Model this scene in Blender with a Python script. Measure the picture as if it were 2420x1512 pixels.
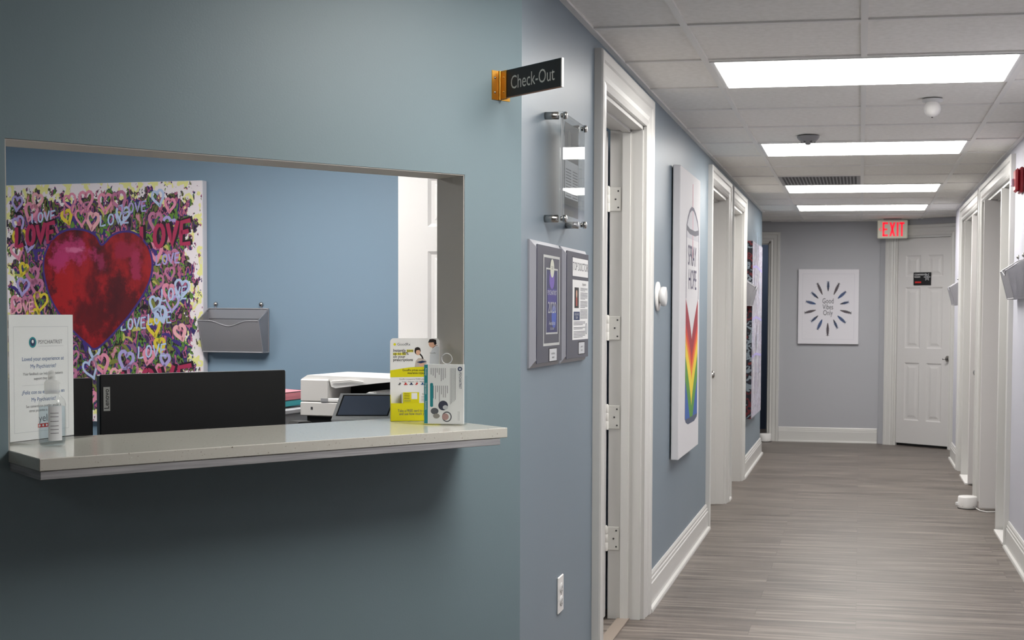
import bpy, math, random
from mathutils import Vector, Matrix
PI = math.pi
S = bpy.context.scene
for o in list(bpy.data.objects): bpy.data.objects.remove(o)
COL = S.collection
random.seed(7)
H = 1.36            # height of the lens above the floor
CEIL = H + 0.986

# ------------------------------------------------------------------ camera
cam_data = bpy.data.cameras.new('camera')
cam = bpy.data.objects.new('camera', cam_data); COL.objects.link(cam)
yaw, pitch, roll = 0.1763, -0.0399, 0.0068
fwd = Vector((-math.sin(yaw)*math.cos(pitch), math.cos(yaw)*math.cos(pitch), math.sin(pitch)))
rt = Vector((math.cos(yaw), math.sin(yaw), 0)); up = rt.cross(fwd)
r2 = math.cos(roll)*rt + math.sin(roll)*up; u2 = -math.sin(roll)*rt + math.cos(roll)*up
cam.matrix_world = Matrix(((r2.x, u2.x, -fwd.x, 0), (r2.y, u2.y, -fwd.y, 0), (r2.z, u2.z, -fwd.z, H), (0, 0, 0, 1)))
cam_data.sensor_width = 36; cam_data.sensor_fit = 'HORIZONTAL'
cam_data.lens = 3031.99/2420*36
cam_data.shift_x = -281.35/2420; cam_data.shift_y = 105.12/2420
cam_data.clip_start = 0.05
cam_data.dof.use_dof = True; cam_data.dof.focus_distance = 3.7; cam_data.dof.aperture_fstop = 14
S.camera = cam

# ------------------------------------------------------------------ world, exposure
w = bpy.data.worlds.new('world'); S.world = w; w.use_nodes = True
w.node_tree.nodes['Background'].inputs[0].default_value = (0.8, 0.88, 1, 1)
w.node_tree.nodes['Background'].inputs[1].default_value = 0.05
S.view_settings.view_transform = 'Standard'; S.view_settings.look = 'None'
S.view_settings.exposure = 1.15; S.view_settings.gamma = 1; S.view_settings.use_curve_mapping = False
HALL_GLOW, MOUTH_GLOW, LOBBY_GLOW, OFFICE_GLOW = 7.9, 8.6, 1.8, 8.8

# ------------------------------------------------------------------ materials
MATS = {}
def lin(c):
    f = lambda v: v/12.92 if v <= .04045 else ((v+.055)/1.055)**2.4
    return (f(c[0]/255), f(c[1]/255), f(c[2]/255), 1)
def mat(name, c, rough=.5, metal=0, spec=.5, trans=0, ior=1.45, emit=0, coat=0, alpha=1):
    if name in MATS: return MATS[name]
    m = bpy.data.materials.new(name); m.use_nodes = True; MATS[name] = m
    b = m.node_tree.nodes['Principled BSDF']
    b.inputs['Base Color'].default_value = lin(c); b.inputs['Roughness'].default_value = rough
    b.inputs['Metallic'].default_value = metal; b.inputs['Specular IOR Level'].default_value = spec
    b.inputs['IOR'].default_value = ior
    b.inputs['Transmission Weight'].default_value = trans
    if coat: b.inputs['Coat Weight'].default_value = coat; b.inputs['Coat Roughness'].default_value = .05
    if emit: b.inputs['Emission Color'].default_value = lin(c); b.inputs['Emission Strength'].default_value = emit
    if alpha < 1: b.inputs['Alpha'].default_value = alpha
    return m
def nd(m, t, **k):
    n = m.node_tree.nodes.new(t)
    for a, v in k.items(): setattr(n, a, v)
    return n
def ln(m, a, b): m.node_tree.links.new(a, b)
def bs(m): return m.node_tree.nodes['Principled BSDF']
def ramp(m, stops, interp='LINEAR'):
    r = nd(m, 'ShaderNodeValToRGB'); r.color_ramp.interpolation = interp
    el = r.color_ramp.elements
    while len(el) < len(stops): el.new(.5)
    for e, (p, c) in zip(el, stops): e.position = p; e.color = lin(c) if max(c) > 1 or len(c) == 3 else c
    return r
def coord(m, scale=(1, 1, 1), rot=(0, 0, 0), kind='Object'):
    t = nd(m, 'ShaderNodeTexCoord'); mp = nd(m, 'ShaderNodeMapping')
    mp.inputs['Scale'].default_value = scale; mp.inputs['Rotation'].default_value = rot
    ln(m, t.outputs[kind], mp.inputs[0]); return mp.outputs[0]
def noise(m, vec, scale, detail=3, rough=.5):
    n = nd(m, 'ShaderNodeTexNoise'); n.inputs['Scale'].default_value = scale
    n.inputs['Detail'].default_value = detail; n.inputs['Roughness'].default_value = rough
    ln(m, vec, n.inputs['Vector']); return n
def bump(m, h, s, d=.002):
    b = nd(m, 'ShaderNodeBump'); b.inputs['Strength'].default_value = s; b.inputs['Distance'].default_value = d
    ln(m, h, b.inputs['Height']); ln(m, b.outputs[0], bs(m).inputs['Normal'])
def paint(name, c, rough=.42, spec=.5, bs_=.25):
    m = mat(name, c, rough, spec=spec)
    v = coord(m); n = noise(m, v, 220, 2); bump(m, n.outputs['Fac'], bs_, .0006)
    n2 = noise(m, v, 1.1, 3)
    mr = nd(m, 'ShaderNodeMapRange'); mr.inputs['To Min'].default_value = rough-.05; mr.inputs['To Max'].default_value = rough+.07
    ln(m, n2.outputs['Fac'], mr.inputs['Value']); ln(m, mr.outputs[0], bs(m).inputs['Roughness'])
    return m
TEAL = paint('teal wall paint', (130, 149, 156), .42)
BLUE = paint('grey blue wall paint', (127, 141, 152), .42, spec=.4)
OFFBLUE = paint('office blue wall paint', (124, 147, 166), .5)
PALE = paint('pale lavender grey wall paint', (196, 196, 206), .45)
GREYW = paint('light grey wall paint', (176, 177, 182), .5)
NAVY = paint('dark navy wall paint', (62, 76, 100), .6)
JAMB = paint('jamb grey white paint', (200, 196, 190), .55)
TRIM = mat('white trim enamel', (209, 208, 205), .32)
HINGE = mat('painted hinge', (220, 219, 214), .35)
DOORM = mat('white door paint', (207, 205, 204), .38)
PANELW = mat('white panel paint', (216, 213, 212), .4)

def ceiling_mat():
    m = mat('acoustic ceiling tile', (232, 230, 226), .9, spec=.2)
    v = coord(m); n = noise(m, v, 160, 4, .7); bump(m, n.outputs['Fac'], .35, .0015)
    r = ramp(m, [(.3, (238, 236, 231)), (.7, (247, 245, 241))]); n3 = noise(m, v, 40, 5)
    ln(m, n3.outputs['Fac'], r.inputs[0]); ln(m, r.outputs[0], bs(m).inputs['Base Color'])
    return m
TILE = ceiling_mat()
TEE = mat('ceiling grid enamel', (236, 235, 232), .45)
def floor_mat():
    m = mat('grey vinyl plank', (120, 112, 106), .42)
    t = nd(m, 'ShaderNodeTexCoord')
    br = nd(m, 'ShaderNodeTexBrick'); br.offset = .37; br.inputs['Scale'].default_value = 1
    br.inputs['Brick Width'].default_value = 1.22; br.inputs['Row Height'].default_value = .18
    br.inputs['Mortar Size'].default_value = .0012; br.inputs['Mortar Smooth'].default_value = .2
    br.inputs['Color1'].default_value = (.46, .46, .46, 1); br.inputs['Color2'].default_value = (.56, .56, .56, 1)
    br.inputs['Mortar'].default_value = (.2, .2, .2, 1)
    ln(m, t.outputs['Object'], br.inputs['Vector'])
    mp = nd(m, 'ShaderNodeMapping'); mp.inputs['Scale'].default_value = (1.1, 19, 1); ln(m, t.outputs['Object'], mp.inputs[0])
    # shift grain per plank
    add = nd(m, 'ShaderNodeVectorMath', operation='ADD'); ln(m, mp.outputs[0], add.inputs[0])
    sc = nd(m, 'ShaderNodeVectorMath', operation='SCALE'); sc.inputs['Scale'].default_value = 60; ln(m, br.outputs['Color'], sc.inputs[0]); ln(m, sc.outputs[0], add.inputs[1])
    n = noise(m, add.outputs[0], 1.6, 6, .62)
    r = ramp(m, [(.27, (58, 52, 48)), (.42, (88, 80, 75)), (.55, (112, 103, 97)), (.73, (150, 141, 132))])
    ln(m, n.outputs['Fac'], r.inputs[0])
    mx = nd(m, 'ShaderNodeMix', data_type='RGBA', blend_type='MULTIPLY'); mx.inputs['Factor'].default_value = .55
    mul = nd(m, 'ShaderNodeVectorMath', operation='SCALE'); mul.inputs['Scale'].default_value = 1.9; ln(m, br.outputs['Color'], mul.inputs[0])
    ln(m, r.outputs[0], mx.inputs[6]); ln(m, mul.outputs[0], mx.inputs[7]); ln(m, mx.outputs[2], bs(m).inputs['Base Color'])
    mr = nd(m, 'ShaderNodeMapRange'); mr.inputs['To Min'].default_value = .3; mr.inputs['To Max'].default_value = .55
    ln(m, n.outputs['Fac'], mr.inputs['Value']); ln(m, mr.outputs[0], bs(m).inputs['Roughness'])
    bump(m, n.outputs['Fac'], .12, .001)
    return m
FLOOR = floor_mat()
def quartz():
    m = mat('speckled quartz', (186, 184, 178), .12)
    v = coord(m); n = noise(m, v, 175, 2, .6)
    r = ramp(m, [(.0, (120, 110, 100)), (.285, (120, 110, 100)), (.315, (206, 203, 194)), (.71, (208, 206, 198)), (.75, (240, 239, 234))])
    ln(m, n.outputs['Fac'], r.inputs[0]); ln(m, r.outputs[0], bs(m).inputs['Base Color']); return m
QUARTZ = quartz()
def sub_mat():
    m = mat('painted plywood', (150, 148, 150), .5)
    v = coord(m, (2, 2, 60)); n = noise(m, v, 4); r = ramp(m, [(.3, (148, 147, 150)), (.7, (182, 181, 184))])
    ln(m, n.outputs['Fac'], r.inputs[0]); ln(m, r.outputs[0], bs(m).inputs['Base Color']); return m
SUB = sub_mat()
WHITE = mat('white plastic', (222, 222, 222), .35)
WHITED = mat('bright white plastic', (236, 234, 232), .4)
OFFW = mat('off white plastic', (206, 203, 200), .4)
BLACK = mat('black plastic', (20, 20, 22), .45)
BLACKM = mat('black matte plastic', (14, 14, 16), .7)
GREYP = mat('grey plastic', (150, 150, 152), .5)
DGREY = mat('dark grey plastic', (60, 60, 62), .5)
CHROME = mat('brushed steel', (190, 188, 184), .25, 1)
GOLD = mat('polished brass', (232, 176, 84), .3, 1)
INK = mat('black ink', (30, 30, 32), .6)
INKG = mat('grey ink', (96, 98, 104), .6)
PAPER = mat('white paper', (236, 236, 236), .6)
PAPERG = mat('grey paper', (200, 202, 206), .6)
TEALINK = mat('teal ink', (40, 140, 148), .6)
BLUEINK = mat('blue ink', (52, 96, 150), .6)
NAVYINK = mat('navy ink', (34, 52, 92), .6)
REDINK = mat('red ink', (196, 38, 34), .6)
YEL = mat('yellow card', (226, 218, 24), .45)
YELH = mat('yellow highlight', (232, 226, 90), .5)
SKIN = mat('printed skin', (222, 176, 150), .6)
HAIR = mat('printed dark hair', (34, 26, 26), .6)
COATW = mat('printed white coat', (206, 212, 218), .6)
BLOUSE = mat('printed beige blouse', (196, 184, 176), .6)
BEZEL = mat('screen', (112, 122, 142), .18)
def clear(name, rough=0.02, tint=(253, 254, 254), ior=1.46):
    if name in MATS: return MATS[name]
    m = bpy.data.materials.new(name); m.use_nodes = True; MATS[name] = m; nt = m.node_tree; nt.nodes.clear()
    o = nt.nodes.new('ShaderNodeOutputMaterial'); mx = nt.nodes.new('ShaderNodeMixShader'); t = nt.nodes.new('ShaderNodeBsdfTransparent')
    g = nt.nodes.new('ShaderNodeBsdfGlossy'); f = nt.nodes.new('ShaderNodeFresnel'); f.inputs[0].default_value = ior
    t.inputs[0].default_value = lin(tint); g.inputs['Roughness'].default_value = rough
    ge = nt.nodes.new('ShaderNodeNewGeometry'); inv = nt.nodes.new('ShaderNodeMath'); inv.operation = 'SUBTRACT'; inv.inputs[0].default_value = 1
    mu = nt.nodes.new('ShaderNodeMath'); mu.operation = 'MULTIPLY'; nt.links.new(ge.outputs['Backfacing'], inv.inputs[1]); nt.links.new(inv.outputs[0], mu.inputs[0]); nt.links.new(f.outputs[0], mu.inputs[1])
    nt.links.new(mu.outputs[0], mx.inputs[0]); nt.links.new(t.outputs[0], mx.inputs[1]); nt.links.new(g.outputs[0], mx.inputs[2]); nt.links.new(mx.outputs[0], o.inputs[0])
    return m
ACRYL = clear('clear acrylic', ior=1.16)
def mesh_mat():
    m = mat('silver wire mesh', (158, 157, 162), .4, .45)
    v = coord(m); n = nd(m, 'ShaderNodeTexChecker'); n.inputs['Scale'].default_value = 420; ln(m, v, n.inputs['Vector'])
    b = bs(m); mr = nd(m, 'ShaderNodeMapRange'); mr.inputs['To Min'].default_value = .62; mr.inputs['To Max'].default_value = 1
    ln(m, n.outputs['Fac'], mr.inputs['Value']); ln(m, mr.outputs[0], b.inputs['Alpha']); return m
MESH = mesh_mat()
MWIRE = mat('silver wire', (170, 169, 174), .35, .6)
def glow(name, s, c=(255, 252, 247)):
    m = mat(name, c, .5); b = bs(m); b.inputs['Emission Color'].default_value = lin(c); b.inputs['Emission Strength'].default_value = s; return m

# ------------------------------------------------------------------ mesh helpers
class MB:
    """collects shapes and links them as one mesh object"""
    def __init__(s): s.v = []; s.f = []; s.m = []; s.sm = []; s.mats = []; s.M = Matrix()
    def mi(s, m):
        if m not in s.mats: s.mats.append(m)
        return s.mats.index(m)
    def add(s, vs, fs, m, smooth=False):
        o = len(s.v); s.v += [tuple(s.M @ Vector(v)) for v in vs]; k = s.mi(m)
        for f in fs: s.f.append([i+o for i in f]); s.m.append(k); s.sm.append(smooth)
    def box(s, a, b, m, bev=0):
        x0, y0, z0 = [min(p, q) for p, q in zip(a, b)]; x1, y1, z1 = [max(p, q) for p, q in zip(a, b)]
        if bev <= 0:
            s.add([(x0,y0,z0),(x1,y0,z0),(x1,y1,z0),(x0,y1,z0),(x0,y0,z1),(x1,y0,z1),(x1,y1,z1),(x0,y1,z1)],
                  [(0,3,2,1),(4,5,6,7),(0,1,5,4),(1,2,6,5),(2,3,7,6),(3,0,4,7)], m); return
        bev = min(bev, (x1-x0)*.49, (y1-y0)*.49, (z1-z0)*.49); e = bev; vs = []; idx = {}
        c = [(x0, x1), (y0, y1), (z0, z1)]
        for i in (0, 1):
            for j in (0, 1):
                for k in (0, 1):
                    p = [c[0][i], c[1][j], c[2][k]]; d = [1-2*i, 1-2*j, 1-2*k]
                    for a_ in range(3):
                        q = [p[t] + (0 if t == a_ else d[t]*e) for t in range(3)]
                        idx[(i, j, k, a_)] = len(vs); vs.append(q)
        fs = []
        cyc = [(0, 0), (1, 0), (1, 1), (0, 1)]
        def key(a_, fixed, u, v_):
            t = [0, 0, 0]; t[a_] = fixed; t[(a_+1) % 3] = u; t[(a_+2) % 3] = v_; return tuple(t)
        for a_ in range(3):
            for fx in (0, 1):
                f = [idx[key(a_, fx, u, v_)+(a_,)] for u, v_ in cyc]
                fs.append(f if fx else f[::-1])
        for a_ in range(3):
            b_, c_ = (a_+1) % 3, (a_+2) % 3
            for u in (0, 1):
                for v_ in (0, 1):
                    k0 = key(a_, 0, u, v_); k1 = key(a_, 1, u, v_)
                    f = [idx[k0+(b_,)], idx[k1+(b_,)], idx[k1+(c_,)], idx[k0+(c_,)]]
                    fs.append(f)
        for i in (0, 1):
            for j in (0, 1):
                for k in (0, 1): fs.append([idx[(i, j, k, t)] for t in range(3)])
        s.add(vs, fs, m)
    def prism(s, pts, y0, y1, m, axis='y', smooth=False):
        """polygon pts (u,v) extruded; axis y: (u,.,v); axis z: (u,v,.); axis x: (.,u,v)"""
        n = len(pts); P = {'y': lambda u, v, t: (u, t, v), 'z': lambda u, v, t: (u, v, t), 'x': lambda u, v, t: (t, u, v)}[axis]
        vs = [P(u, v, y0) for u, v in pts] + [P(u, v, y1) for u, v in pts]
        s.add(vs, [list(range(n)), list(range(2*n-1, n-1, -1))] , m)
        s.add(vs, [(i, i+n, (i+1) % n+n, (i+1) % n) for i in range(n)], m, smooth)
    def flat(s, pts, y, m):
        s.add([(u, y, v) for u, v in pts], [list(range(len(pts)))], m)
    def rect(s, x0, z0, x1, z1, y, m): s.flat([(x0, z0), (x1, z0), (x1, z1), (x0, z1)], y, m)
    def disc(s, cx, cz, rx, rz, y, m, n=28, a0=0, a1=2*PI):
        s.flat([(cx+rx*math.cos(a0+(a1-a0)*i/n), cz+rz*math.sin(a0+(a1-a0)*i/n)) for i in range(n)], y, m)
    def ring(s, cx, cz, rx, rz, wd, y, m, n=28):
        vs = []
        for i in range(n):
            a = 2*PI*i/n; vs += [(cx+rx*math.cos(a), y, cz+rz*math.sin(a)), (cx+(rx-wd)*math.cos(a), y, cz+(rz-wd)*math.sin(a))]
        s.add(vs, [(2*i, 2*((i+1) % n), 2*((i+1) % n)+1, 2*i+1) for i in range(n)], m)
    def frame(s, x0, z0, x1, z1, wd, y, m):
        s.rect(x0, z0, x1, z0+wd, y, m); s.rect(x0, z1-wd, x1, z1, y, m); s.rect(x0, z0+wd, x0+wd, z1-wd, y, m); s.rect(x1-wd, z0+wd, x1, z1-wd, y, m)
    def stroke(s, pts, wd, y, m, closed=False, taper=False):
        n = len(pts); vs = []
        for i, p in enumerate(pts):
            a = pts[(i-1) % n] if (i or closed) else p; b = pts[(i+1) % n] if (i < n-1 or closed) else p
            d = Vector((b[0]-a[0], b[1]-a[1])); d = d.normalized() if d.length else Vector((1, 0))
            k = wd/2*(1 if not taper else max(.15, math.sin(PI*(i+.5)/n)))
            vs += [(p[0]-d.y*k, y, p[1]+d.x*k), (p[0]+d.y*k, y, p[1]-d.x*k)]
        fs = [(2*i, 2*i+1, 2*i+3, 2*i+2) for i in range(n-1)]
        if closed: fs.append((2*n-2, 2*n-1, 1, 0))
        s.add(vs, fs, m)
    def lathe(s, prof, c, m, n=32, axis='z', smooth=True):
        vs = []; k = len(prof)
        for i in range(n):
            a = 2*PI*i/n
            for r, h in prof:
                x, y = r*math.cos(a), r*math.sin(a)
                vs.append({'z': (c[0]+x, c[1]+y, c[2]+h), 'y': (c[0]+x, c[1]+h, c[2]+y), 'x': (c[0]+h, c[1]+x, c[2]+y)}[axis])
        fs = []
        for i in range(n):
            j = (i+1) % n
            for q in range(k-1): fs.append((i*k+q, j*k+q, j*k+q+1, i*k+q+1))
        s.add(vs, fs, m, smooth)
        for q in (0, k-1):
            if prof[q][0] > 1e-5: s.add([vs[i*k+q] for i in range(n)], [list(range(n))], m)
    def tube(s, pts, r, m, n=8):
        pts = [Vector(p) for p in pts]; rings = []; vs = []
        for i, p in enumerate(pts):
            d = (pts[min(i+1, len(pts)-1)]-pts[max(i-1, 0)]).normalized()
            a = d.orthogonal().normalized() if abs(d.z) > .9 else d.cross(Vector((0, 0, 1))).normalized()
            b = d.cross(a)
            for k in range(n):
                t = 2*PI*k/n; vs.append(p+(a*math.cos(t)+b*math.sin(t))*r)
        fs = [(i*n+k, i*n+(k+1) % n, (i+1)*n+(k+1) % n, (i+1)*n+k) for i in range(len(pts)-1) for k in range(n)]
        s.add(vs, fs, m, True); s.add(vs, [list(range(n)), list(range((len(pts)-1)*n, len(pts)*n))], m)
    def text(s, t, size, x, z, y, m, align='LEFT', sx=1, bold=0, rot=0, dirx=None):
        cu = bpy.data.curves.new('lettering', 'FONT'); cu.body = t; cu.size = size; cu.align_x = align; cu.align_y = 'CENTER'
        cu.resolution_u = 3
        if bold: cu.offset = bold*size
        ob = bpy.data.objects.new('lettering', cu); COL.objects.link(ob)
        me = bpy.data.meshes.new_from_object(ob)
        cs, sn = math.cos(rot), math.sin(rot)
        vs = [(x+(v.co.x*sx)*cs-v.co.y*sn, y, z+(v.co.x*sx)*sn+v.co.y*cs) for v in me.vertices]
        s.add(vs, [list(p.vertices) for p in me.polygons], m)
        bpy.data.objects.remove(ob); bpy.data.curves.remove(cu); bpy.data.meshes.remove(me)
    def build(s, name, parent=None, loc=None, bevel=0):
        me = bpy.data.meshes.new(name); me.from_pydata(s.v, [], s.f)
        for m in s.mats: me.materials.append(m)
        me.polygons.foreach_set('material_index', s.m); me.polygons.foreach_set('use_smooth', s.sm); me.update()
        o = bpy.data.objects.new(name, me); COL.objects.link(o)
        if parent: o.parent = parent
        if loc: o.location = loc
        if bevel:
            b = o.modifiers.new('bevel', 'BEVEL'); b.width = bevel; b.segments = 2; b.limit_method = 'ANGLE'
        return o
def tag(o, label=None, cat=None, group=None, kind=None):
    for k, v in (('label', label), ('category', cat), ('group', group), ('kind', kind)):
        if v: o[k] = v
    return o
def thing(name, label, cat, loc, rz=0, group=None):
    o = bpy.data.objects.new(name, None); COL.objects.link(o); o.location = loc; o.rotation_euler = (0, 0, rz)
    o.empty_display_size = .05
    return tag(o, label, cat, group)
def struct(mb, name): return tag(mb.build(name), kind='structure')
def part(name, parent, fn, bevel=0, label=None):
    mb = MB(); fn(mb); o = mb.build(name, parent, bevel=bevel)
    if label: o['label'] = label
    return o
# wall frames: local x = to the viewer's right along the wall, local -y = out of the wall, z = up
LR, RR = PI/2, -PI/2
XL, XR = -.947, .878
AW = math.radians(51.8); D = Vector((math.cos(AW), math.sin(AW), 0)); N = Vector((-D.y, D.x, 0)); C0 = Vector((XL, 3.529, 0))
def RW(s, t, z): return C0 + D*s + N*t + Vector((0, 0, z))     # reception wall: along, behind, up
YB = 13.80
A0 = Vector((.2, 13.78, 0)); AE = Vector((.85, -.53, 0)).normalized(); AANG = math.atan2(AE.y, AE.x)
OB = Vector((-2.1, 5.85, 0)); OANG = math.radians(-5.994)

# ------------------------------------------------------------------ floor, ceiling
mb = MB(); mb.box((-5.6, -4.2, -.05), (3.2, 18, 0), FLOOR); struct(mb, 'floor')
T = .6096; CX = .0012; CY = 5.0235
mb = MB(); mb.box((-5.6, -4.2, CEIL+.006), (3.2, 18, CEIL+.05), TILE)
for k in range(-9, 6):
    x = CX+k*T; mb.box((x-.012, -4.2, CEIL-.001), (x+.012, 18, CEIL+.007), TEE)
for k in range(-15, 22):
    y = CY+k*T; mb.box((-5.6, y-.012, CEIL-.0005), (3.2, y+.012, CEIL+.0068), TEE)
# wall angles
for a, b in (((XL, 3.53), (XL+.022, 12.5)), ((XR-.022, 3.0), (XR, 12.5)), ((XL, YB-.022), (.2, YB))):
    mb.box((a[0], a[1], CEIL-.002), (b[0], b[1], CEIL+.006), TEE)
struct(mb, 'ceiling')

# ------------------------------------------------------------------ walls
WT = .13; TOP = CEIL+.03; DH = H+.82
def wall_run(mb, x0, x1, y0, y1, openings, m, hd=DH):
    cur = y0
    for a, b in openings:
        mb.box((x0, cur, 0), (x1, a, TOP), m); mb.box((x0, a, hd), (x1, b, TOP), m); cur = b
    mb.box((x0, cur, 0), (x1, y1, TOP), m)
D1, D2, D3 = (4.655, 5.585), (8.14, 9.13), (9.50, 10.40)
mb = MB(); wall_run(mb, XL-WT, XL, 3.529, 12.5, [D1, D2, D3], BLUE)
mb.box((-2.6, 12.37, 0), (XL-WT, 12.5, TOP), BLUE)
struct(mb, 'wall_left')
R1, R2 = (7.88, 9.66), (9.98, 11.52)
mb = MB(); wall_run(mb, XR, XR+WT, 3.0, 12.5, [R1, R2], PALE)
mb.box((XR+WT, 12.37, 0), (2.6, 12.5, TOP), PALE); mb.box((XR+WT, 3.0, 0), (3.1, 3.13, TOP), PALE)
struct(mb, 'wall_right')
# end wall with a doorway on its left, then the angled wall
mb = MB(); mb.box((-.949, YB, 0), (.2, YB+.12, TOP), GREYW); mb.box((-1.85, YB, H+.775), (-.949, YB+.12, TOP), GREYW); mb.box((-2.6, YB, 0), (-1.85, YB+.12, TOP), GREYW)
struct(mb, 'wall_back')
def aw(u, v, z): return A0+AE*u+Vector((-AE.y, AE.x, 0))*v+Vector((0, 0, z))
mb = MB(); mb.M = Matrix.Translation(A0) @ Matrix.Rotation(AANG, 4, 'Z')
mb.box((0, 0, 0), (.19, .12, TOP), GREYW); mb.box((.19, 0, H+.815), (.83, .12, TOP), GREYW); mb.box((.83, 0, 0), (2.3, .12, TOP), GREYW)
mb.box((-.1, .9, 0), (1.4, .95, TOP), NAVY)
struct(mb, 'wall_angled')
# dark rooms behind the far doorway and the side rooms' back walls
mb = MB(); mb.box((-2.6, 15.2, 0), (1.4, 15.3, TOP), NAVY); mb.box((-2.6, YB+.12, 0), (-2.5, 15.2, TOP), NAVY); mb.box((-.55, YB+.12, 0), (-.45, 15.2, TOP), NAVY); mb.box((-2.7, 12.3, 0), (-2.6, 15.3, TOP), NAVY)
struct(mb, 'wall_far_room')
# reception wall with the pass-through opening
S0, S1, ZA, ZB0, ZB1 = -1.362, -.192, H-.328, H+.362, H+.374
mb = MB(); mb.M = Matrix.Translation(C0) @ Matrix.Rotation(AW, 4, 'Z')
mb.box((-4.0, 0, 0), (S0, WT, TOP), TEAL)
mb.prism([(S1, 0), (.0, 0), (-.08, WT), (S1, WT)], 0, TOP, TEAL, 'z')
mb.box((S0, 0, 0), (S1, WT, ZA), TEAL)
mb.prism([(S0, ZB0), (S1, ZB1), (S1, TOP), (S0, TOP)], 0, WT, TEAL)
struct(mb, 'wall_reception')
mb = MB(); mb.M = Matrix.Translation(C0) @ Matrix.Rotation(AW, 4, 'Z'); e = .0025
mb.box((S1-e, .002, ZA), (S1+.001, WT+.002, ZB1), JAMB); mb.box((S0-.001, .002, ZA), (S0+e, WT+.002, ZB0), JAMB)
mb.prism([(S0, ZB0-e), (S1, ZB1-e), (S1, ZB1+.001), (S0, ZB0+.001)], .002, WT+.002, JAMB)
struct(mb, 'trim_opening')
# office shell
mb = MB(); mb.M = Matrix.Translation(OB) @ Matrix.Rotation(OANG, 4, 'Z'); mb.box((-3.4, 0, 0), (1.1, .1, TOP), OFFBLUE); struct(mb, 'wall_office_back')
p = RW(-4.0, 0, 0)
mb = MB(); mb.box((-5.4, p.y-.1, 0), (-5.3, 6.4, TOP), OFFBLUE); mb.box((-5.4, p.y-.1, 0), (p.x, p.y+.02, TOP), OFFBLUE); struct(mb, 'wall_office_left')
mb = MB(); mb.box((p.x-.1, -4.1, 0), (p.x, p.y+.06, TOP), TEAL); mb.box((p.x-.1, -4.1, 0), (3.1, -4.0, TOP), PALE); mb.box((3.0, -4.0, 0), (3.1, 3.0, TOP), PALE)
struct(mb, 'wall_lobby')
# side rooms
mb = MB(); mb.box((-3.2, 6.6, 0), (-3.1, 12.4, TOP), PALE); mb.box((-3.2, 6.55, 0), (XL-WT, 6.65, TOP), PALE); mb.box((2.3, 3.2, 0), (2.4, 12.4, TOP), PALE)
struct(mb, 'wall_side_rooms')

# ------------------------------------------------------------------ trim
CAS = [(0, .0), (0, .016), (.012, .022), (.030, .017), (.045, .022), (.085, .024), (.092, .030), (.122, .032), (.126, .026), (.126, 0)]
def casing(mb, W, Hh, m=TRIM, k=1.0, left=True, right=True):
    """local: opening from x 0..W, height Hh, casing proud along -y"""
    n = len(CAS); rings = []
    def row(px, pz, dx, dz): return [(px+dx*u*k, -t, pz+dz*u*k) for u, t in CAS]
    path = []
    if left: path += [row(0, 0, -1, 0)]
    path += [row(0, Hh, -1, 1), row(W, Hh, 1, 1)]
    if right: path += [row(W, 0, 1, 0)]
    vs = [v for r_ in path for v in r_]
    fs = [(i*n+j, (i+1)*n+j, (i+1)*n+j+1, i*n+j+1) for i in range(len(path)-1) for j in range(n-1)]
    mb.add(vs, fs, m)
    mb.add(path[0], [list(range(n))], m); mb.add(path[-1], [list(range(n))], m)
def jambs(mb, W, Hh, depth, m=TRIM, stop=True):
    e = .018
    mb.box((-.001, -.001, 0), (e, depth, Hh), m); mb.box((W-e, -.001, 0), (W+.001, depth, Hh), m); mb.box((0, -.001, Hh-e), (W, depth, Hh+.001), m)
    if stop:
        a, b = depth*.36, depth*.36+.035
        mb.box((e, a, 0), (e+.011, b, Hh-e), m); mb.box((W-e-.011, a, 0), (W-e, b, Hh-e), m); mb.box((e, a, Hh-e-.011), (W-e, b, Hh-e), m)
def leaf(mb, W, Hh, m=DOORM, th=.035, both=False):
    """six panel slab, local x 0..W, front face at y=0, thickness to +y"""
    st = W*.145; ms = W*.13; pw = (W-2*st-ms)/2
    xs = [0, st, st+pw, st+pw+ms, W-st, W]
    zs = [0, Hh*.115, Hh*.405, Hh*.49, Hh*.80, Hh*.855, Hh*.945, Hh]
    zs = [0, .24, .84, .99, 1.62, 1.73, 1.95, Hh] if Hh > 2.05 else zs
    def face(sgn, y0):
        for i in range(5):
            for j in range(7):
                a, b, c, d = xs[i], xs[i+1], zs[j], zs[j+1]
                if i in (1, 3) and j in (1, 3, 5):
                    rings = []
                    for ins, dep in ((0, 0), (.014, .009), (.03, .009), (.055, .002)):
                        ins = min(ins, (b-a)*.42)
                        rings.append([(a+ins, y0+sgn*dep, c+ins), (b-ins, y0+sgn*dep, c+ins), (b-ins, y0+sgn*dep, d-ins), (a+ins, y0+sgn*dep, d-ins)])
                    vs = [v for r_ in rings for v in r_]; fs = []
                    for q in range(3):
                        for t in range(4): fs.append((q*4+t, q*4+(t+1) % 4, (q+1)*4+(t+1) % 4, (q+1)*4+t))
                    fs.append((12, 13, 14, 15)); mb.add(vs, fs, m)
                else: mb.add([(a, y0, c), (b, y0, c), (b, y0, d), (a, y0, d)], [(0, 1, 2, 3)], m)
    face(1, 0); face(-1, th)
    mb.add([(0, 0, 0), (W, 0, 0), (W, th, 0), (0, th, 0), (0, 0, Hh), (W, 0, Hh), (W, th, Hh), (0, th, Hh)], [(0, 1, 2, 3), (4, 5, 6, 7), (0, 3, 7, 4), (1, 2, 6, 5)], m)
def knob(mb, x, z, y=0, s=-1):
    mb.lathe([(.031, 0), (.031, s*.006), (.012, s*.009), (.011, s*.03), (.024, s*.036), (.028, s*.048), (.025, s*.06), (.012, s*.066), (0, s*.067)], (x, y, z), CHROME, 24, 'y')
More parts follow.
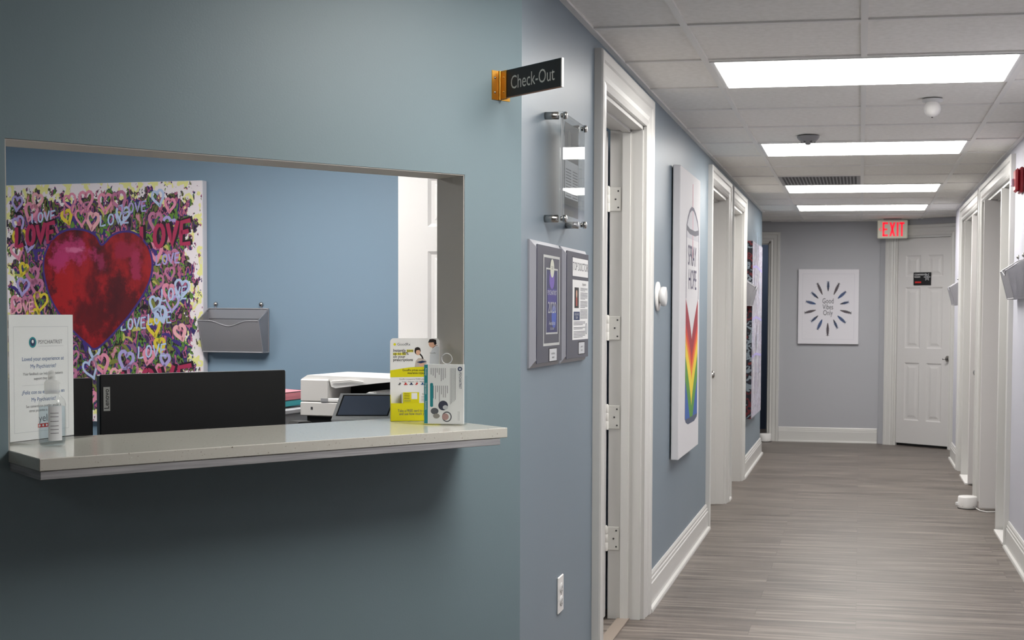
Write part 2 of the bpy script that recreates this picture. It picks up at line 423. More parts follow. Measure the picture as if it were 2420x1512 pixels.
def door_empty(n, loc, rz):
    o = bpy.data.objects.new('door_%d' % n, None); COL.objects.link(o); o.location = loc; o.rotation_euler = (0, 0, rz); o['kind'] = 'structure'; o.empty_display_size = .05; return o

# door 1: open doorway beside the reception corner; leaf swung into the office
W1 = D1[1]-D1[0]
d1 = door_empty(1, (XL, D1[0], 0), LR)
part('door_frame', d1, lambda b: (casing(b, W1, DH), jambs(b, W1, DH, WT+.014)))
part('door_leaf', d1, lambda b: (setattr(b, 'M', Matrix.Translation((W1-.022, WT+.023, .012)) @ Matrix.Rotation(PI/2, 4, 'Z')), leaf(b, .955, H+.795-.012)))
for z in (H+.50, H-.066, H-.46, H-1.0):
    def hin(b, z=z):
        b.box((W1-.0175, .094, z-.052), (W1-.0225, WT+.016, z+.052), HINGE, .0015)
        b.lathe([(.008, -.055), (.0085, -.052), (.0085, -.018), (.0078, -.017), (.0085, -.016), (.0085, .018), (.0078, .019), (.0085, .02), (.0085, .052), (.005, .058)], (W1-.027, WT+.021, z), HINGE, 14)
        for q in (-.036, 0, .036): b.lathe([(.004, 0), (.004, -.0012), (0, -.0014)], (W1-.0225, .106+(.012 if q == 0 else 0), z+q), DGREY, 10, 'x')
    part('hinge', d1, hin)
part('threshold', d1, lambda b: b.box((.018, .045, 0), (W1-.018, .10, .006), mat('grey brown transition strip', (140, 128, 118), .45)))
# doors 2 and 3: closed, leaves recessed on the room side
for n, (a, b_), kx in ((2, D2, None), (3, D3, .2)):
    Wd = b_-a; dd = door_empty(n, (XL, a, 0), LR)
    part('door_frame', dd, lambda b: (casing(b, Wd, DH, k=.9), jambs(b, Wd, DH, WT+.03)))
    lf = part('door_leaf', dd, lambda b: (setattr(b, 'M', Matrix.Translation((.02, WT-.005, .012))), leaf(b, Wd-.04, DH-.03)))
    part('door_knob', lf, lambda b: knob(b, Wd-.11, H-.43, WT-.005))
# doors 4 and 5 on the right: wide cased doorways
def rdoor(n, R, posts, kn):
    Wd = R[1]-R[0]; dd = door_empty(n, (XR, R[1], 0), RR)          # local x runs from far to near
    part('door_frame', dd, lambda b: (casing(b, Wd, DH, k=.95), jambs(b, Wd, DH, WT)))
    for (y, x0, dep, gap, m) in posts:
        u = R[1]-y
        part('door_post' if gap == 0 else 'door_leaf', dd, lambda b: b.box((u-.035, x0-XR, gap), (u, dep-XR, DH-.019), m, .002))
    u0 = R[1]-posts[0][0]
    return dd
d4 = rdoor(4, R1, [(8.36, .862, 1.0, 0, TRIM), (9.22, .838, 1.05, .014, PANELW)], 0)
d5 = rdoor(5, R2, [(10.56, .868, 1.05, .012, PANELW), (11.2, .862, 1.0, 0, TRIM)], 0)
part('threshold', d4, lambda b: b.box((R1[1]-8.34, -.028, 0), (R1[1]-7.86, .13, .012), WHITED))
part('threshold', d5, lambda b: b.box((R2[1]-11.18, -.028, 0), (R2[1]-10.6, .13, .012), WHITED))
part('door_knob', d5, lambda b: b.lathe([(.03, 0), (.03, -.006), (.012, -.01), (.011, -.03), (.026, -.036), (.029, -.048), (.022, -.06), (0, -.063)], (R2[1]-10.56+.0, .035, H-.45), CHROME, 24, 'x') if False else
     (b.lathe([(.029, 0), (.029, .006), (.012, .009), (.011, .03), (.026, .036), (.03, .048), (.024, .06), (0, .063)], (R2[1]-10.56+.0005, .045, H-.455), CHROME, 24, 'x')))
# far doorway casing in the end wall
d6 = door_empty(6, (-1.85, YB, 0), 0)
part('door_frame', d6, lambda b: (casing(b, .90, H+.775, k=.8), jambs(b, .90, H+.775, .12)))
# angled conference room door
d7 = door_empty(7, A0+AE*.19, AANG)
part('door_frame', d7, lambda b: (casing(b, .64, H+.815, k=.9), jambs(b, .64, H+.815, .12, stop=False)))
lf7 = part('door_leaf', d7, lambda b: (setattr(b, 'M', Matrix.Translation((.02, .012, .028))), leaf(b, .605, H+.765)))
def lever(b):
    z = H-.44; x = .608
    b.lathe([(.031, 0), (.031, -.007), (.014, -.01), (.011, -.05), (0, -.052)], (x, .012, z), CHROME, 24, 'y')
    b.tube([(x, -.035, z), (x-.01, -.046, z+.002), (x-.02, -.047, z-.002), (x-.028, -.045, z-.004)], .009, CHROME, 10)
part('door_handle', lf7, lever)
part('gap_shade_strip', d7, lambda b: b.box((.02, .03, .002), (.62, .045, .03), BLACKM))  # solid black strip standing in for the shade under the door leaf

BB = [(0, .158), (.006, .158), (.011, .148), (.011, .136), (.015, .132), (.015, .118), (.019, .114), (.019, .018), (.033, .016), (.036, .008), (.036, 0), (0, 0)]
def baseboard(name, runs):
    mb = MB()
    for p, q in runs:   # room side is to the LEFT-hand of p->q rotated: normal given by z x dir
        p = Vector((p[0], p[1], 0)); q = Vector((q[0], q[1], 0)); d = (q-p).normalized(); nn = Vector((0, 0, 1)).cross(d); n = len(BB)
        vs = [tuple(p+nn*t+Vector((0, 0, z))) for t, z in BB]+[tuple(q+nn*t+Vector((0, 0, z))) for t, z in BB]
        mb.add(vs, [(i, (i+1) % n, (i+1) % n+n, i+n) for i in range(n)]+[list(range(n)), list(range(2*n-1, n-1, -1))], TRIM)
    return struct(mb, name)
baseboard('baseboard_left', [((XL, 4.528), (XL, 3.55)), ((XL, 8.024), (XL, 5.712)), ((XL, 9.385), (XL, 9.245)), ((XL, 12.5), (XL, 10.515)), ((-2.5, 12.5), (XL, 12.5))])
baseboard('baseboard_right', [((XR, 3.05), (XR, 7.758)), ((XR, 11.645), (XR, 12.5)), ((XR, 9.78), (XR, 9.86)), ((XR, 12.5), (2.4, 12.5))])
baseboard('baseboard_back', [((.19, YB), (-.846, YB)), ((-1.96, YB), (-2.6, YB))])
baseboard('baseboard_reception', [(tuple(C0.xy), tuple(RW(-4.0, 0, 0).xy))])

# ------------------------------------------------------------------ ceiling fixtures
def troffer(x, y, glowm, label, group='flush ceiling light panels', wx=1.2192, wy=.6096):
    t = thing('ceiling_light', label, 'ceiling light', (x, y, CEIL), 0, group)
    def fr(b):
        a, c, e = wx/2-.013, wy/2-.013, .022
        b.box((-a, -c, -.004), (a, -c+.016, .004), WHITE); b.box((-a, c-.016, -.004), (a, c, .004), WHITE)
        b.box((-a, -c+.016, -.004), (-a+e, c-.016, .004), WHITE); b.box((a-e, -c+.016, -.004), (a, c-.016, .004), WHITE)
    part('frame', t, fr)
    part('diffuser', t, lambda b: b.box((-wx/2+.034, -wy/2+.028, -.0055), (wx/2-.034, wy/2-.028, .003), glowm))
    return t
G1 = glow('hall light diffuser', HALL_GLOW); GM = glow('hall mouth light diffuser', MOUTH_GLOW); G2 = glow('lobby light diffuser', LOBBY_GLOW); G3 = glow('office light diffuser', OFFICE_GLOW)
yl = [CY+T/2, CY+4.5*T, CY+8.5*T, CY+11.5*T]
for y, l in zip(yl, ('nearest and widest lit rectangular panel in the hallway ceiling', 'lit rectangular ceiling panel just beyond the grey smoke detector', 'lit rectangular ceiling panel touching the air vent grille', 'farthest and smallest lit ceiling panel, above the exit sign')):
    troffer(CX, y, G1, l)
troffer(CX, CY-3.5*T, GM, 'lit ceiling panel at the mouth of the hallway by the reception wall')
troffer(CX-2*T, CY-9.5*T, G2, 'lit ceiling panel over the waiting area')
troffer(CX-4*T, CY-.5*T, G3, 'lit ceiling panel over the reception desks', 'office ceiling panels')
troffer(CX-7*T, CY-1.5*T, G3, 'lit ceiling panel at the left side of the reception office', 'office ceiling panels')

troffer(-1.55, 14.6, glow('far room fill diffuser', 2.2), 'added unseen fill panel in the dark blue room beyond the far doorway', 'added far room fill panels')  # unseen lamp added to brighten the navy room behind the doorway
t = thing('smoke_detector', 'grey round smoke detector on the ceiling before the second light panel', 'smoke detector', (-.297, 7.215, CEIL))
hs = part('housing', t, lambda b: b.lathe([(.062, 0), (.062, -.008), (.055, -.018), (.04, -.03), (.03, -.034), (.016, -.036), (.014, -.046), (0, -.048)], (0, 0, 0), GREYP, 32))
for a in [i*PI/3 for i in range(6)]:
    part('sensor_slot', hs, lambda b: b.box((.034*math.cos(a)-.006, .034*math.sin(a)-.006, -.034), (.034*math.cos(a)+.006, .034*math.sin(a)+.006, -.026), DGREY))
t = thing('ceiling_sensor', 'white ball shaped sensor under the ceiling behind the nearest light panel', 'sensor', (.312, 6.06, CEIL))
part('base', t, lambda b: b.lathe([(.046, 0), (.046, -.01), (.03, -.014), (0, -.014)], (0, 0, 0), WHITE, 28))
dm = part('dome', t, lambda b: b.lathe([(.028, -.01)]+[(.039*math.cos(a), -.042-.038*math.sin(a)) for a in [(-.75+i*.29) for i in range(9)]][:8]+[(0, -.0805)], (0, 0, 0), WHITED, 28))
part('lens', dm, lambda b: b.lathe([(.004, -.079), (.004, -.083), (0, -.083)], (0, 0, 0), DGREY, 10))
t = thing('air_vent', 'silver slotted air vent grille in the ceiling before the third light panel', 'air vent', (CX-T/2, CY+7.5*T, CEIL))
def ventf(b):
    a = T/2-.013
    b.box((-a, -a, -.002), (a, a, .004), GREYP)
part('frame', t, ventf)
def slats(b):
    a = T/2-.035
    for i in range(22):
        x = -a+(i+.5)*2*a/22
        for j in range(12):
            y = -a+(j+.5)*2*a/12
            b.box((x-.0075, y-.017, -.0034), (x+.0075, y+.017, -.0022), DGREY)
part('grille', t, slats)

# exit sign
t = thing('exit_sign', 'white exit sign with red letters hanging from the ceiling at the hall end', 'exit sign', (.315, 13.52, CEIL))
part('mounting_plate', t, lambda b: b.box((-.09, -.03, -.012), (.09, .03, 0), GREYP))
EXW = mat('exit sign face', (206, 206, 188), .4, emit=.06)
eh = part('housing', t, lambda b: b.box((-.152, -.028, -.198), (.152, .028, -.012), EXW, .008))
RL = mat('lit red letters', (236, 24, 52), .4, emit=.42)
def exl(b):
    x = -.10; z0, z1 = -.178, -.034; y = -.0286; s = .02
    def bar(pts): b.prism(pts, y, y+.001, RL)
    R_ = lambda a, c, d, e: bar([(a, c), (d, c), (d, e), (a, e)])
    # E
    R_(x, z0, x+s, z1); R_(x, z0, x+.055, z0+.02); R_(x, z1-.02, x+.055, z1); R_(x, -.116, x+.048, -.097)
    x += .068
    bar([(x, z0), (x+.021, z0), (x+.062, z1), (x+.041, z1)]); bar([(x+.041, z0), (x+.062, z0), (x+.021, z1), (x, z1)])
    x += .073; R_(x, z0, x+s, z1)
    x += .027; R_(x, z1-.02, x+.052, z1); R_(x+.016, z0, x+.036, z1)
    b.stroke([(-.112, -.088), (-.135, -.106), (-.112, -.124)], .007, y-.0003, RL)
part('letters', eh, exl)

# fire alarm strobe on right wall
t = thing('fire_alarm', 'red fire alarm strobe on the right wall beside the door casing', 'fire alarm', (XR, 7.42, H+.75), RR)
REDP = mat('red alarm plastic', (150, 22, 36), .35)
part('back_box', t, lambda b: b.box((-.06, -.022, -.07), (.06, 0, .07), REDP, .006))
part('face', t, lambda b: b.box((-.055, -.045, -.065), (.055, -.022, .065), REDP, .012))
part('strobe_lens', t, lambda b: b.box((-.052, -.062, -.03), (-.012, -.04, .012), mat('clear strobe lens', (214, 196, 214), .15), .006))

# ------------------------------------------------------------------ wall file holders
def file_holder(label, loc, rz, W=.30, group='silver mesh wall file holders'):
    t = thing('wall_file_holder', label, 'file holder', loc, rz, group)
    hb, hf, dt, db = .215, .155, .095, .055
    def back(b):
        b.box((0, -.003, 0), (W, -.001, hb), MESH)
    part('back_panel', t, back)
    wave = [(i/24*W, hf-(.0 if i in range(0, 5) or i > 19 else .026*math.sin(PI*(i-4)/16)**2)) for i in range(25)]
    k = .02
    def yf(z): return -(db+(dt-db)*z/hf)
    def front(b):
        vs = []; 
        for x, z in wave: vs += [(x+(k*(1-0)*0), yf(0), 0), (x, yf(z), z)]
        b.add(vs, [(2*i, 2*i+2, 2*i+3, 2*i+1) for i in range(24)], MESH)
    part('front_panel', t, front)
    def sides(b):
        for x in (0, W): b.add([(x, -.001, 0), (x, yf(0), 0), (x, yf(hf), hf), (x, -.003, hb-.01)], [(0, 1, 2, 3)], MESH)
        b.add([(0, -.001, 0), (W, -.001, 0), (W, yf(0), 0), (0, yf(0), 0)], [(0, 1, 2, 3)], MESH)
    part('side_panels', t, sides)
    def rim(b):
        r = .0032
        b.tube([(x, yf(z), z) for x, z in wave], r, MWIRE, 6)
        for x in (0, W):
            b.tube([(x, -.003, hb), (x, yf(hf), hf)], r, MWIRE, 6); b.tube([(x, yf(hf), hf), (x, yf(0), 0)], r, MWIRE, 6); b.tube([(x, -.004, 0), (x, -.004, hb)], r, MWIRE, 6)
            b.tube([(x, -.004, 0), (x, yf(0), 0)], r, MWIRE, 6)
        b.tube([(0, yf(0), 0), (W, yf(0), 0)], r, MWIRE, 6); b.tube([(0, -.004, hb), (W, -.004, hb)], r, MWIRE, 6)
        b.box((0, -.007, hb-.05), (W, -.004, hb-.005), MWIRE)
    part('wire_rim', t, rim)
    for x in (W*.12, W*.88):
        part('hanging_hook', t, lambda b: (b.lathe([(.011, 0), (.012, -.004), (.008, -.012), (0, -.014)], (x, 0, hb+.022), CHROME, 16, 'y'), b.box((x-.003, -.005, hb-.01), (x+.003, -.002, hb+.02), MWIRE)))
    return t
OM = Matrix.Translation(OB) @ Matrix.Rotation(OANG, 4, 'Z')
file_holder('silver mesh file holder on the blue wall beside the heart painting', OM @ Vector((-1.12, 0, H-.205)), OANG, .34)
file_holder('silver mesh file holder on the left hallway wall by the graffiti canvas', (XL, 10.53, H+.07), LR, .27)
file_holder('large near silver mesh file holder at the right edge of the view', (XR, 7.57, H+.095), RR, .33)
file_holder('small far silver mesh file holder on the right wall by the end door', (XR, 12.06, H+.095), RR, .33)

# ------------------------------------------------------------------ blade sign
t = thing('checkout_sign', 'black Check-Out sign projecting from the teal wall on a brass bracket', 'sign', RW(-.075, 0, H+.628), AW)
def brk(b):
    b.box((-.028, -.002, -.04), (-.003, 0, .04), GOLD); b.box((.004, -.002, -.04), (.033, 0, .036), GOLD)
    b.lathe([(.004, -.04), (.004, .04)], (-.003, -.003, 0), GOLD, 12)
    b.box((-.0035, -.034, -.039), (-.0022, -.001, .039), GOLD); b.box((.0038, -.03, -.039), (.0052, -.001, .036), GOLD)
wb = part('wall_bracket', t, brk)
for dz in (-.02, .02):
    part('screw', wb, lambda b: (b.lathe([(.0035, -.002), (.003, -.0035), (0, -.004)], (-.018, 0, dz), CHROME, 12, 'y'), b.lathe([(.0035, -.0035), (.003, -.005), (0, -.0055)], (0, -.022, dz), GOLD, 12, 'x')))
spl = part('sign_plate', t, lambda b: (b.box((-.0018, -.277, -.036), (.0035, -.002, .037), mat('sign black laminate', (24, 17, 15), .3)), b.box((-.0022, -.2785, -.0375), (.0038, -.2745, .0385), WHITED), b.box((-.0022, -.277, -.0375), (.0038, -.004, -.0355), mat('copper edge', (150, 110, 90), .4)), b.box((-.0022, -.277, .0365), (.0038, -.004, .0385), mat('dark teal edge', (40, 56, 60), .4))))
def stx(b):
    b.M = Matrix.Rotation(-PI/2, 4, 'Z')
    b.text('Check-Out', .052, .15, .0, -.0023, mat('light grey letters', (205, 205, 198), .5), 'CENTER', sx=.82)
lt = part('lettering', spl, stx)

# ------------------------------------------------------------------ plaques on the hall wall
t = thing('acrylic_plaque', 'clear acrylic plaque on steel standoffs holding a framed article', 'plaque', (XL, 3.79, H+.27), LR)
part('acrylic_panel', t, lambda b: b.box((0, -.050, 0), (.31, -.043, .34), ACRYL, .0015))
part('front_panel', t, lambda b: b.box((.0, -.059, 0.004), (.31, -.0555, .336), clear('glossy clear panel', .02, (240, 242, 243), 1.3), .001))
part('article_print', t, lambda b: (b.rect(.055, .03, .25, .315, -.0515, mat('dark photo print', (62, 62, 66), .5)), b.rect(.06, .085, .245, .2, -.0518, PAPERG), b.rect(.01, 0.01, .045, .33, -.0512, GREYP),
     [b.rect(.07+(.095 if i % 2 else 0), .09+(i//2)*.009, .145+(.09 if i % 2 else 0), .093+(i//2)*.009, -.0521, INKG) for i in range(20)],
     b.disc(.12, .265, .02, .03, -.0519, mat('photo grey', (120, 118, 116), .6)), b.disc(.185, .26, .018, .03, -.0519, mat('photo grey dark', (92, 90, 90), .6))))
for x, z in ((.012, .325), (.298, .325), (.012, .015), (.298, .015)):
    part('standoff', t, lambda b: (b.lathe([(.0, 0), (.0115, 0), (.0115, -.0425), (0, -.0425)], (x, 0, z), CHROME, 20, 'y'), b.lathe([(0, -.0595), (.0115, -.0595), (.0115, -.066), (.009, -.069), (0, -.0695)], (x, 0, z), CHROME, 20, 'y'), b.lathe([(0, -.05), (.007, -.05), (.007, -.056), (0, -.056)], (x, 0, z), CHROME, 14, 'y')))
PEWTER = mat('pewter frame', (164, 165, 172), .34, .35); SLATE = mat('slate plaque', (66, 68, 84), .25)
def plaque(label, y, W, fill):
    t = thing('award_plaque', label, 'plaque', (XL, y, H-.162), LR)
    Hh = .374
    def fr(b):
        rings = [[(a, d, a), (W-a, d, a), (W-a, d, Hh-a), (a, d, Hh-a)] for a, d in ((0, 0), (0, -.006), (.022, -.020), (.03, -.019))]
        vs = [v for r_ in rings for v in r_]
        b.add(vs, [(q*4+i, q*4+(i+1) % 4, q*4+4+(i+1) % 4, q*4+4+i) for q in range(3) for i in range(4)]+[(12, 13, 14, 15)], PEWTER)
    part('frame', t, fr)
    part('face', t, lambda b: b.box((.03, -.021, .012), (W-.012, -.0185, Hh-.012), SLATE, .004))
    part('print', t, fill); return t
def f1(b):
    y = -.0214; SIL = mat('silver print', (190, 192, 190), .4); PU = mat('purple print', (60, 52, 132), .4)
    b.frame(.105, .062, .315, .335, .008, y, SIL); b.rect(.142, .10, .285, .29, y+.0001, mat('navy print', (44, 46, 96), .4)); b.frame(.138, .097, .289, .297, .005, y, SIL)
    b.disc(.212, .262, .032, .028, y, mat('violet print', (108, 84, 170), .4)); b.rect(.16, .19, .27, .235, y-.0001, PU); b.disc(.24, .15, .03, .035, y, mat('blue print', (64, 90, 178), .4))
    b.disc(.214, .297, .026, .028, y-.0003, mat('cream seal', (204, 206, 190), .5)); b.text('TOP', .014, .214, .298, y-.0005, INKG, 'CENTER')
    b.text('PSYCHIATRIST', .020, .214, .222, y-.0004, PAPERG, 'CENTER', sx=.92); b.text('2020', .05, .214, .176, y-.0004, SIL, 'CENTER', sx=1.05)
    b.text('Awarded to', .018, .214, .130, y-.0004, PAPERG, 'CENTER', .9); b.text('Top Doctor', .012, .214, .114, y-.0004, SIL, 'CENTER', .9)
    b.rect(.178, .012, .282, .055, y, BLACK); b.rect(.184, .015, .278, .052, y-.0002, PAPERG); b.text('excellence', .011, .231, .038, y-.0004, INKG, 'CENTER'); b.text('award', .011, .231, .026, y-.0004, INKG, 'CENTER')
plaque('grey framed award plaque with a purple 2020 certificate, left of the two', 3.60, .36, f1)
def f2(b):
    y = -.0214; x0, x1 = .112, .352
    b.rect(x0, .283, x1, .343, y, PAPER); b.frame(x0-.004, .279, x1+.004, .347, .002, y-.0001, SLATE); b.text('TOP DOCTOR', .038, .232, .314, y-.0003, INKG, 'CENTER', sx=.95)
    b.rect(x0, .073, x1+.006, .271, y, PAPER)
    b.rect(.14, .178, .206, .246, y-.0002, BLACK); b.disc(.173, .225, .010, .013, y-.0004, SKIN); b.rect(.162, .185, .184, .213, y-.0003, mat('print coral', (170, 80, 70), .6))
    b.rect(.130, .138, .222, .166, y-.0002, NAVYINK); b.text('EXCELLENCE', .011, .176, .157, y-.0004, PAPERG, 'CENTER'); b.text('TODAY', .011, .176, .146, y-.0004, PAPERG, 'CENTER')
    b.text('Psychiatrist', .013, .29, .258, y-.0004, INK, 'CENTER')
    for i in range(26):
        z = .245-i*.0036*1.12
        if i in (3, 10, 17): continue
        b.rect(.23, z-.0008, .345-(.04 if i in (2, 9, 16) else 0), z+.0008, y-.0003, INKG)
    for i in range(12):
        z = .132-i*.0046
        if i in (3, 6): continue
        b.rect(.13, z-.0009, .32-(.05 if i in (2, 5, 11) else .012), z+.0009, y-.0003, INKG)
    b.disc(.325, .108, .017, .019, y-.0004, PAPERG); b.ring(.325, .108, .017, .019, .002, y-.0006, INKG)
    b.rect(.205, .022, .305, .066, y, BLACK); b.rect(.21, .025, .30, .063, y-.0002, PAPERG); b.text('patient', .011, .255, .049, y-.0004, INKG, 'CENTER'); b.text('choice', .011, .255, .037, y-.0004, INKG, 'CENTER')
plaque('grey framed plaque with a white Top Doctor article, right of the two', 3.985, .375, f2)

def outlet(label, y, z):
    t = thing('wall_outlet', label, 'outlet', (XL, y, z), LR)
    cp = part('cover_plate', t, lambda b: b.box((-.037, -.006, -.06), (.037, 0, .06), WHITED, .003))
    for dz in (-.021, .021):
        part('socket', cp, lambda b: (b.lathe([(.0165, -.006), (.0165, -.0085), (.0155, -.009), (0, -.009)], (0, 0, dz), WHITE, 20, 'y'), b.box((-.008, -.0094, dz-.003), (-.006, -.0088, dz+.006), DGREY), b.box((.006, -.0094, dz-.003), (.008, -.0088, dz+.006), DGREY), b.box((-.002, -.0094, dz-.011), (.002, -.0088, dz-.007), DGREY)))
    part('screw', cp, lambda b: b.lathe([(.003, -.006), (.003, -.0072), (0, -.0074)], (0, 0, 0), CHROME, 10, 'y'))
outlet('white power outlet low on the wall left of the near door casing', 4.02, H-.91)
outlet('small white outlet plate low on the wall under the far canvas', 10.66, H-.925)
t = thing('thermostat', 'white round thermostat on the wall between near door and rainbow canvas', 'thermostat', (XL, 5.99, H+.08), LR)
part('base_plate', t, lambda b: b.lathe([(0, 0), (.068, 0), (.07, -.004), (.068, -.011), (0, -.012)], (0, 0, 0), WHITED, 40, 'y'))
part('dial', t, lambda b: b.lathe([(.030, -.012), (.032, -.018), (.045, -.022), (.047, -.030), (.045, -.042), (.035, -.045), (0, -.046)], (.012, 0, 0), WHITE, 36, 'y'))

# ------------------------------------------------------------------ canvases
CANV = mat('primed canvas', (212, 211, 214), .7)
def canvas_box(b, W, Hh, dp, m, side): 
    b.box((0, -dp, 0), (W, -.008, Hh), side, .003)
# rainbow canvas
t = thing('rainbow_canvas', 'tall white canvas of a rainbow striped spray can on the left hallway wall', 'painting', (XL, 6.44, H-.745), LR)
part('stretched_canvas', t, lambda b: canvas_box(b, .81, 1.495, .047, CANV, CANV))
def rocket(b):
    y = -.0475; U = lambda yy: yy-6.44; Z = lambda z: z+.745; cx = U(6.925)
    x0, x1 = U(6.685), U(7.19); OUT = mat('pencil grey line', (104, 102, 118), .7)
    b.stroke([(cx, Z(.70)), (cx+.003, Z(.56))], .022, y, mat('faded pink line', (206, 150, 164), .7))
    b.stroke([(cx+.01, Z(.56)), (cx+.012, Z(.30))], .02, y, mat('faded pink line', (206, 150, 164), .7))
    dome = [(x0, Z(.40)), (x0, Z(.46)), (x0+.05, Z(.505)), (cx-.12, Z(.545)), (cx-.04, Z(.565)), (cx+.04, Z(.565)), (cx+.12, Z(.545)), (x1-.05, Z(.505)), (x1, Z(.46)), (x1, Z(.40))]
    b.flat(dome, y+.0002, mat('pale grey wash', (196, 196, 202), .7)); b.stroke(dome, .02, y-.0001, OUT)
    b.stroke([(x0-.01, Z(.455)), (cx-.12, Z(.438)), (cx+.1, Z(.438)), (x1+.01, Z(.455))], .028, y-.0002, mat('dark grey band', (108, 108, 118), .7))
    b.stroke([(x0, Z(.42)), (x0-.004, Z(.08))], .016, y, OUT); b.stroke([(x1, Z(.42)), (x1+.004, Z(.08))], .016, y, OUT)
    PL = mat('plum letters', (74, 70, 100), .7)
    b.text('SPRAY', .155, cx-.01, Z(.305), y-.0003, PL, 'CENTER', sx=.80); b.text('HOPE', .155, cx+.01, Z(.178), y-.0003, PL, 'CENTER', sx=.84)
    bands = [(150, 48, 62), (205, 66, 50), (226, 116, 50), (236, 204, 60), (96, 150, 62), (62, 96, 160)]
    # nested chevrons: each band follows the notch, sinking towards the base
    zb = -.56
    edge = [.08, -.05, -.143, -.223, -.35]; mid = [-.14, -.25, -.36, -.50, -.66]
    for i, (c, e_, m_) in enumerate(zip(((156, 50, 62), (208, 66, 48), (232, 206, 62), (92, 148, 66), (62, 98, 168)), edge, mid)):
        m = mat('rainbow %d' % i, c, .6); n = 24; pts = []
        for k in range(n+1):
            u = -1+2*k/n; pts.append((cx+u*(x1-x0)/2, Z(max(zb, m_+(e_-m_)*abs(u)**.8))))
        for k in range(n): b.flat([(pts[k][0], Z(zb)), (pts[k+1][0], Z(zb)), pts[k+1], pts[k]], y-.0001*(i+1), m)
        if i == 1:
            m = mat('rainbow amber', (232, 132, 54), .6)
            pts = [(px, max(Z(zb), pz-.05)) for px, pz in pts]
            for k in range(n): b.flat([(pts[k][0], Z(zb)), (pts[k+1][0], Z(zb)), pts[k+1], pts[k]], y-.0001*(i+1)-.00005, m)
    b.flat([(x0, Z(zb+.002)), (x0+.02, Z(-.575)), (cx-.13, Z(-.592)), (cx+.13, Z(-.594)), (x1-.02, Z(-.578)), (x1, Z(zb+.002))], y-.0002, mat('rainbow base', (84, 92, 112), .6))
part('painted_motif', t, rocket)

# abstract paint texture for graffiti style canvases
def splat(name, cols, bg, W, Hh, edge, sc=(9, 9, 4), thr=.5):
    m = mat(name, bg, .65); t_ = nd(m, 'ShaderNodeTexCoord'); mp = nd(m, 'ShaderNodeMapping'); mp.inputs['Scale'].default_value = sc
    ln(m, t_.outputs['Object'], mp.inputs[0]); n = noise(m, mp.outputs[0], 1.5, 3, .55)
    stops = []; k = len(cols)
    for i, c in enumerate(cols): stops.append((.30+.42*i/k, c))
    r = ramp(m, stops, 'CONSTANT'); ln(m, n.outputs['Fac'], r.inputs[0])
    sep = nd(m, 'ShaderNodeSeparateXYZ'); ln(m, t_.outputs['Object'], sep.inputs[0])
    def M(op, a, b_=None):
        q = nd(m, 'ShaderNodeMath', operation=op)
        for i, v in enumerate((a, b_)):
            if v is None: continue
            if isinstance(v, (int, float)): q.inputs[i].default_value = v
            else: ln(m, v, q.inputs[i])
        return q.outputs[0]
    e1 = M('MINIMUM', sep.outputs['X'], M('SUBTRACT', W, sep.outputs['X'])); e2 = M('MINIMUM', sep.outputs['Z'], M('SUBTRACT', Hh, sep.outputs['Z']))
    ed = M('MINIMUM', e1, e2)
    mp2 = nd(m, 'ShaderNodeMapping'); mp2.inputs['Scale'].default_value = (26, 26, 18); ln(m, t_.outputs['Object'], mp2.inputs[0])
    n2 = noise(m, mp2.outputs[0], 1.3, 3, .6)
    v = M('ADD', M('MULTIPLY', ed, 1/edge), M('MULTIPLY', M('SUBTRACT', n2.outputs['Fac'], .5), 3.2))
    k_ = M('GREATER_THAN', v, thr)
    n3 = noise(m, mp2.outputs[0], .8, 2, .5)
    r3 = ramp(m, [(0, (232, 224, 228)), (.54, (228, 226, 150)), (.66, (222, 214, 214)), (.72, (120, 90, 150))], 'CONSTANT'); ln(m, n3.outputs['Fac'], r3.inputs[0])
    mx = nd(m, 'ShaderNodeMix', data_type='RGBA'); ln(m, k_, mx.inputs[0]); ln(m, r3.outputs[0], mx.inputs[6]); ln(m, r.outputs[0], mx.inputs[7])
    ln(m, mx.outputs[2], bs(m).inputs['Base Color']); return m
def heart_pts(cx, cz, w_, h_, n=40, rot=0, x_skew=0):
    pts = []
    for i in range(n):
        a = 2*PI*i/n; x = 16*math.sin(a)**3/16; z = (13*math.cos(a)-5*math.cos(2*a)-2*math.cos(3*a)-math.cos(4*a))/15
        x *= w_/2; z = (z+.15)*h_/2
        pts.append((cx+x*math.cos(rot)-z*math.sin(rot), cz+x*math.sin(rot)+z*math.cos(rot)))
    return pts
def letters(b, word, x, z, w_, h_, wd, y, m, skew=.12):
    for i, ch in enumerate(word):
        ox = x+i*w_*1.28
        P = lambda u, v: (ox+u*w_+v*h_*skew*.3, z+v*h_+u*w_*.12+i*w_*.12)
        if ch == 'L': S_ = [[P(0, 1), P(.05, .5), P(0, .02), P(.45, 0), P(.9, .06)]]
        elif ch == 'O': S_ = [[P(.5+.45*math.sin(a), .5+.48*math.cos(a)) for a in [k*PI/6 for k in range(13)]]]
        elif ch == 'V': S_ = [[P(0, 1), P(.25, .5), P(.5, 0), P(.72, .5), P(1, 1.05)]]
        else: S_ = [[P(.95, 1), P(.1, .97), P(.05, .5), P(.1, .03), P(1, 0)], [P(.08, .52), P(.8, .55)]]
        for q in S_: b.stroke(q, wd, y, m)
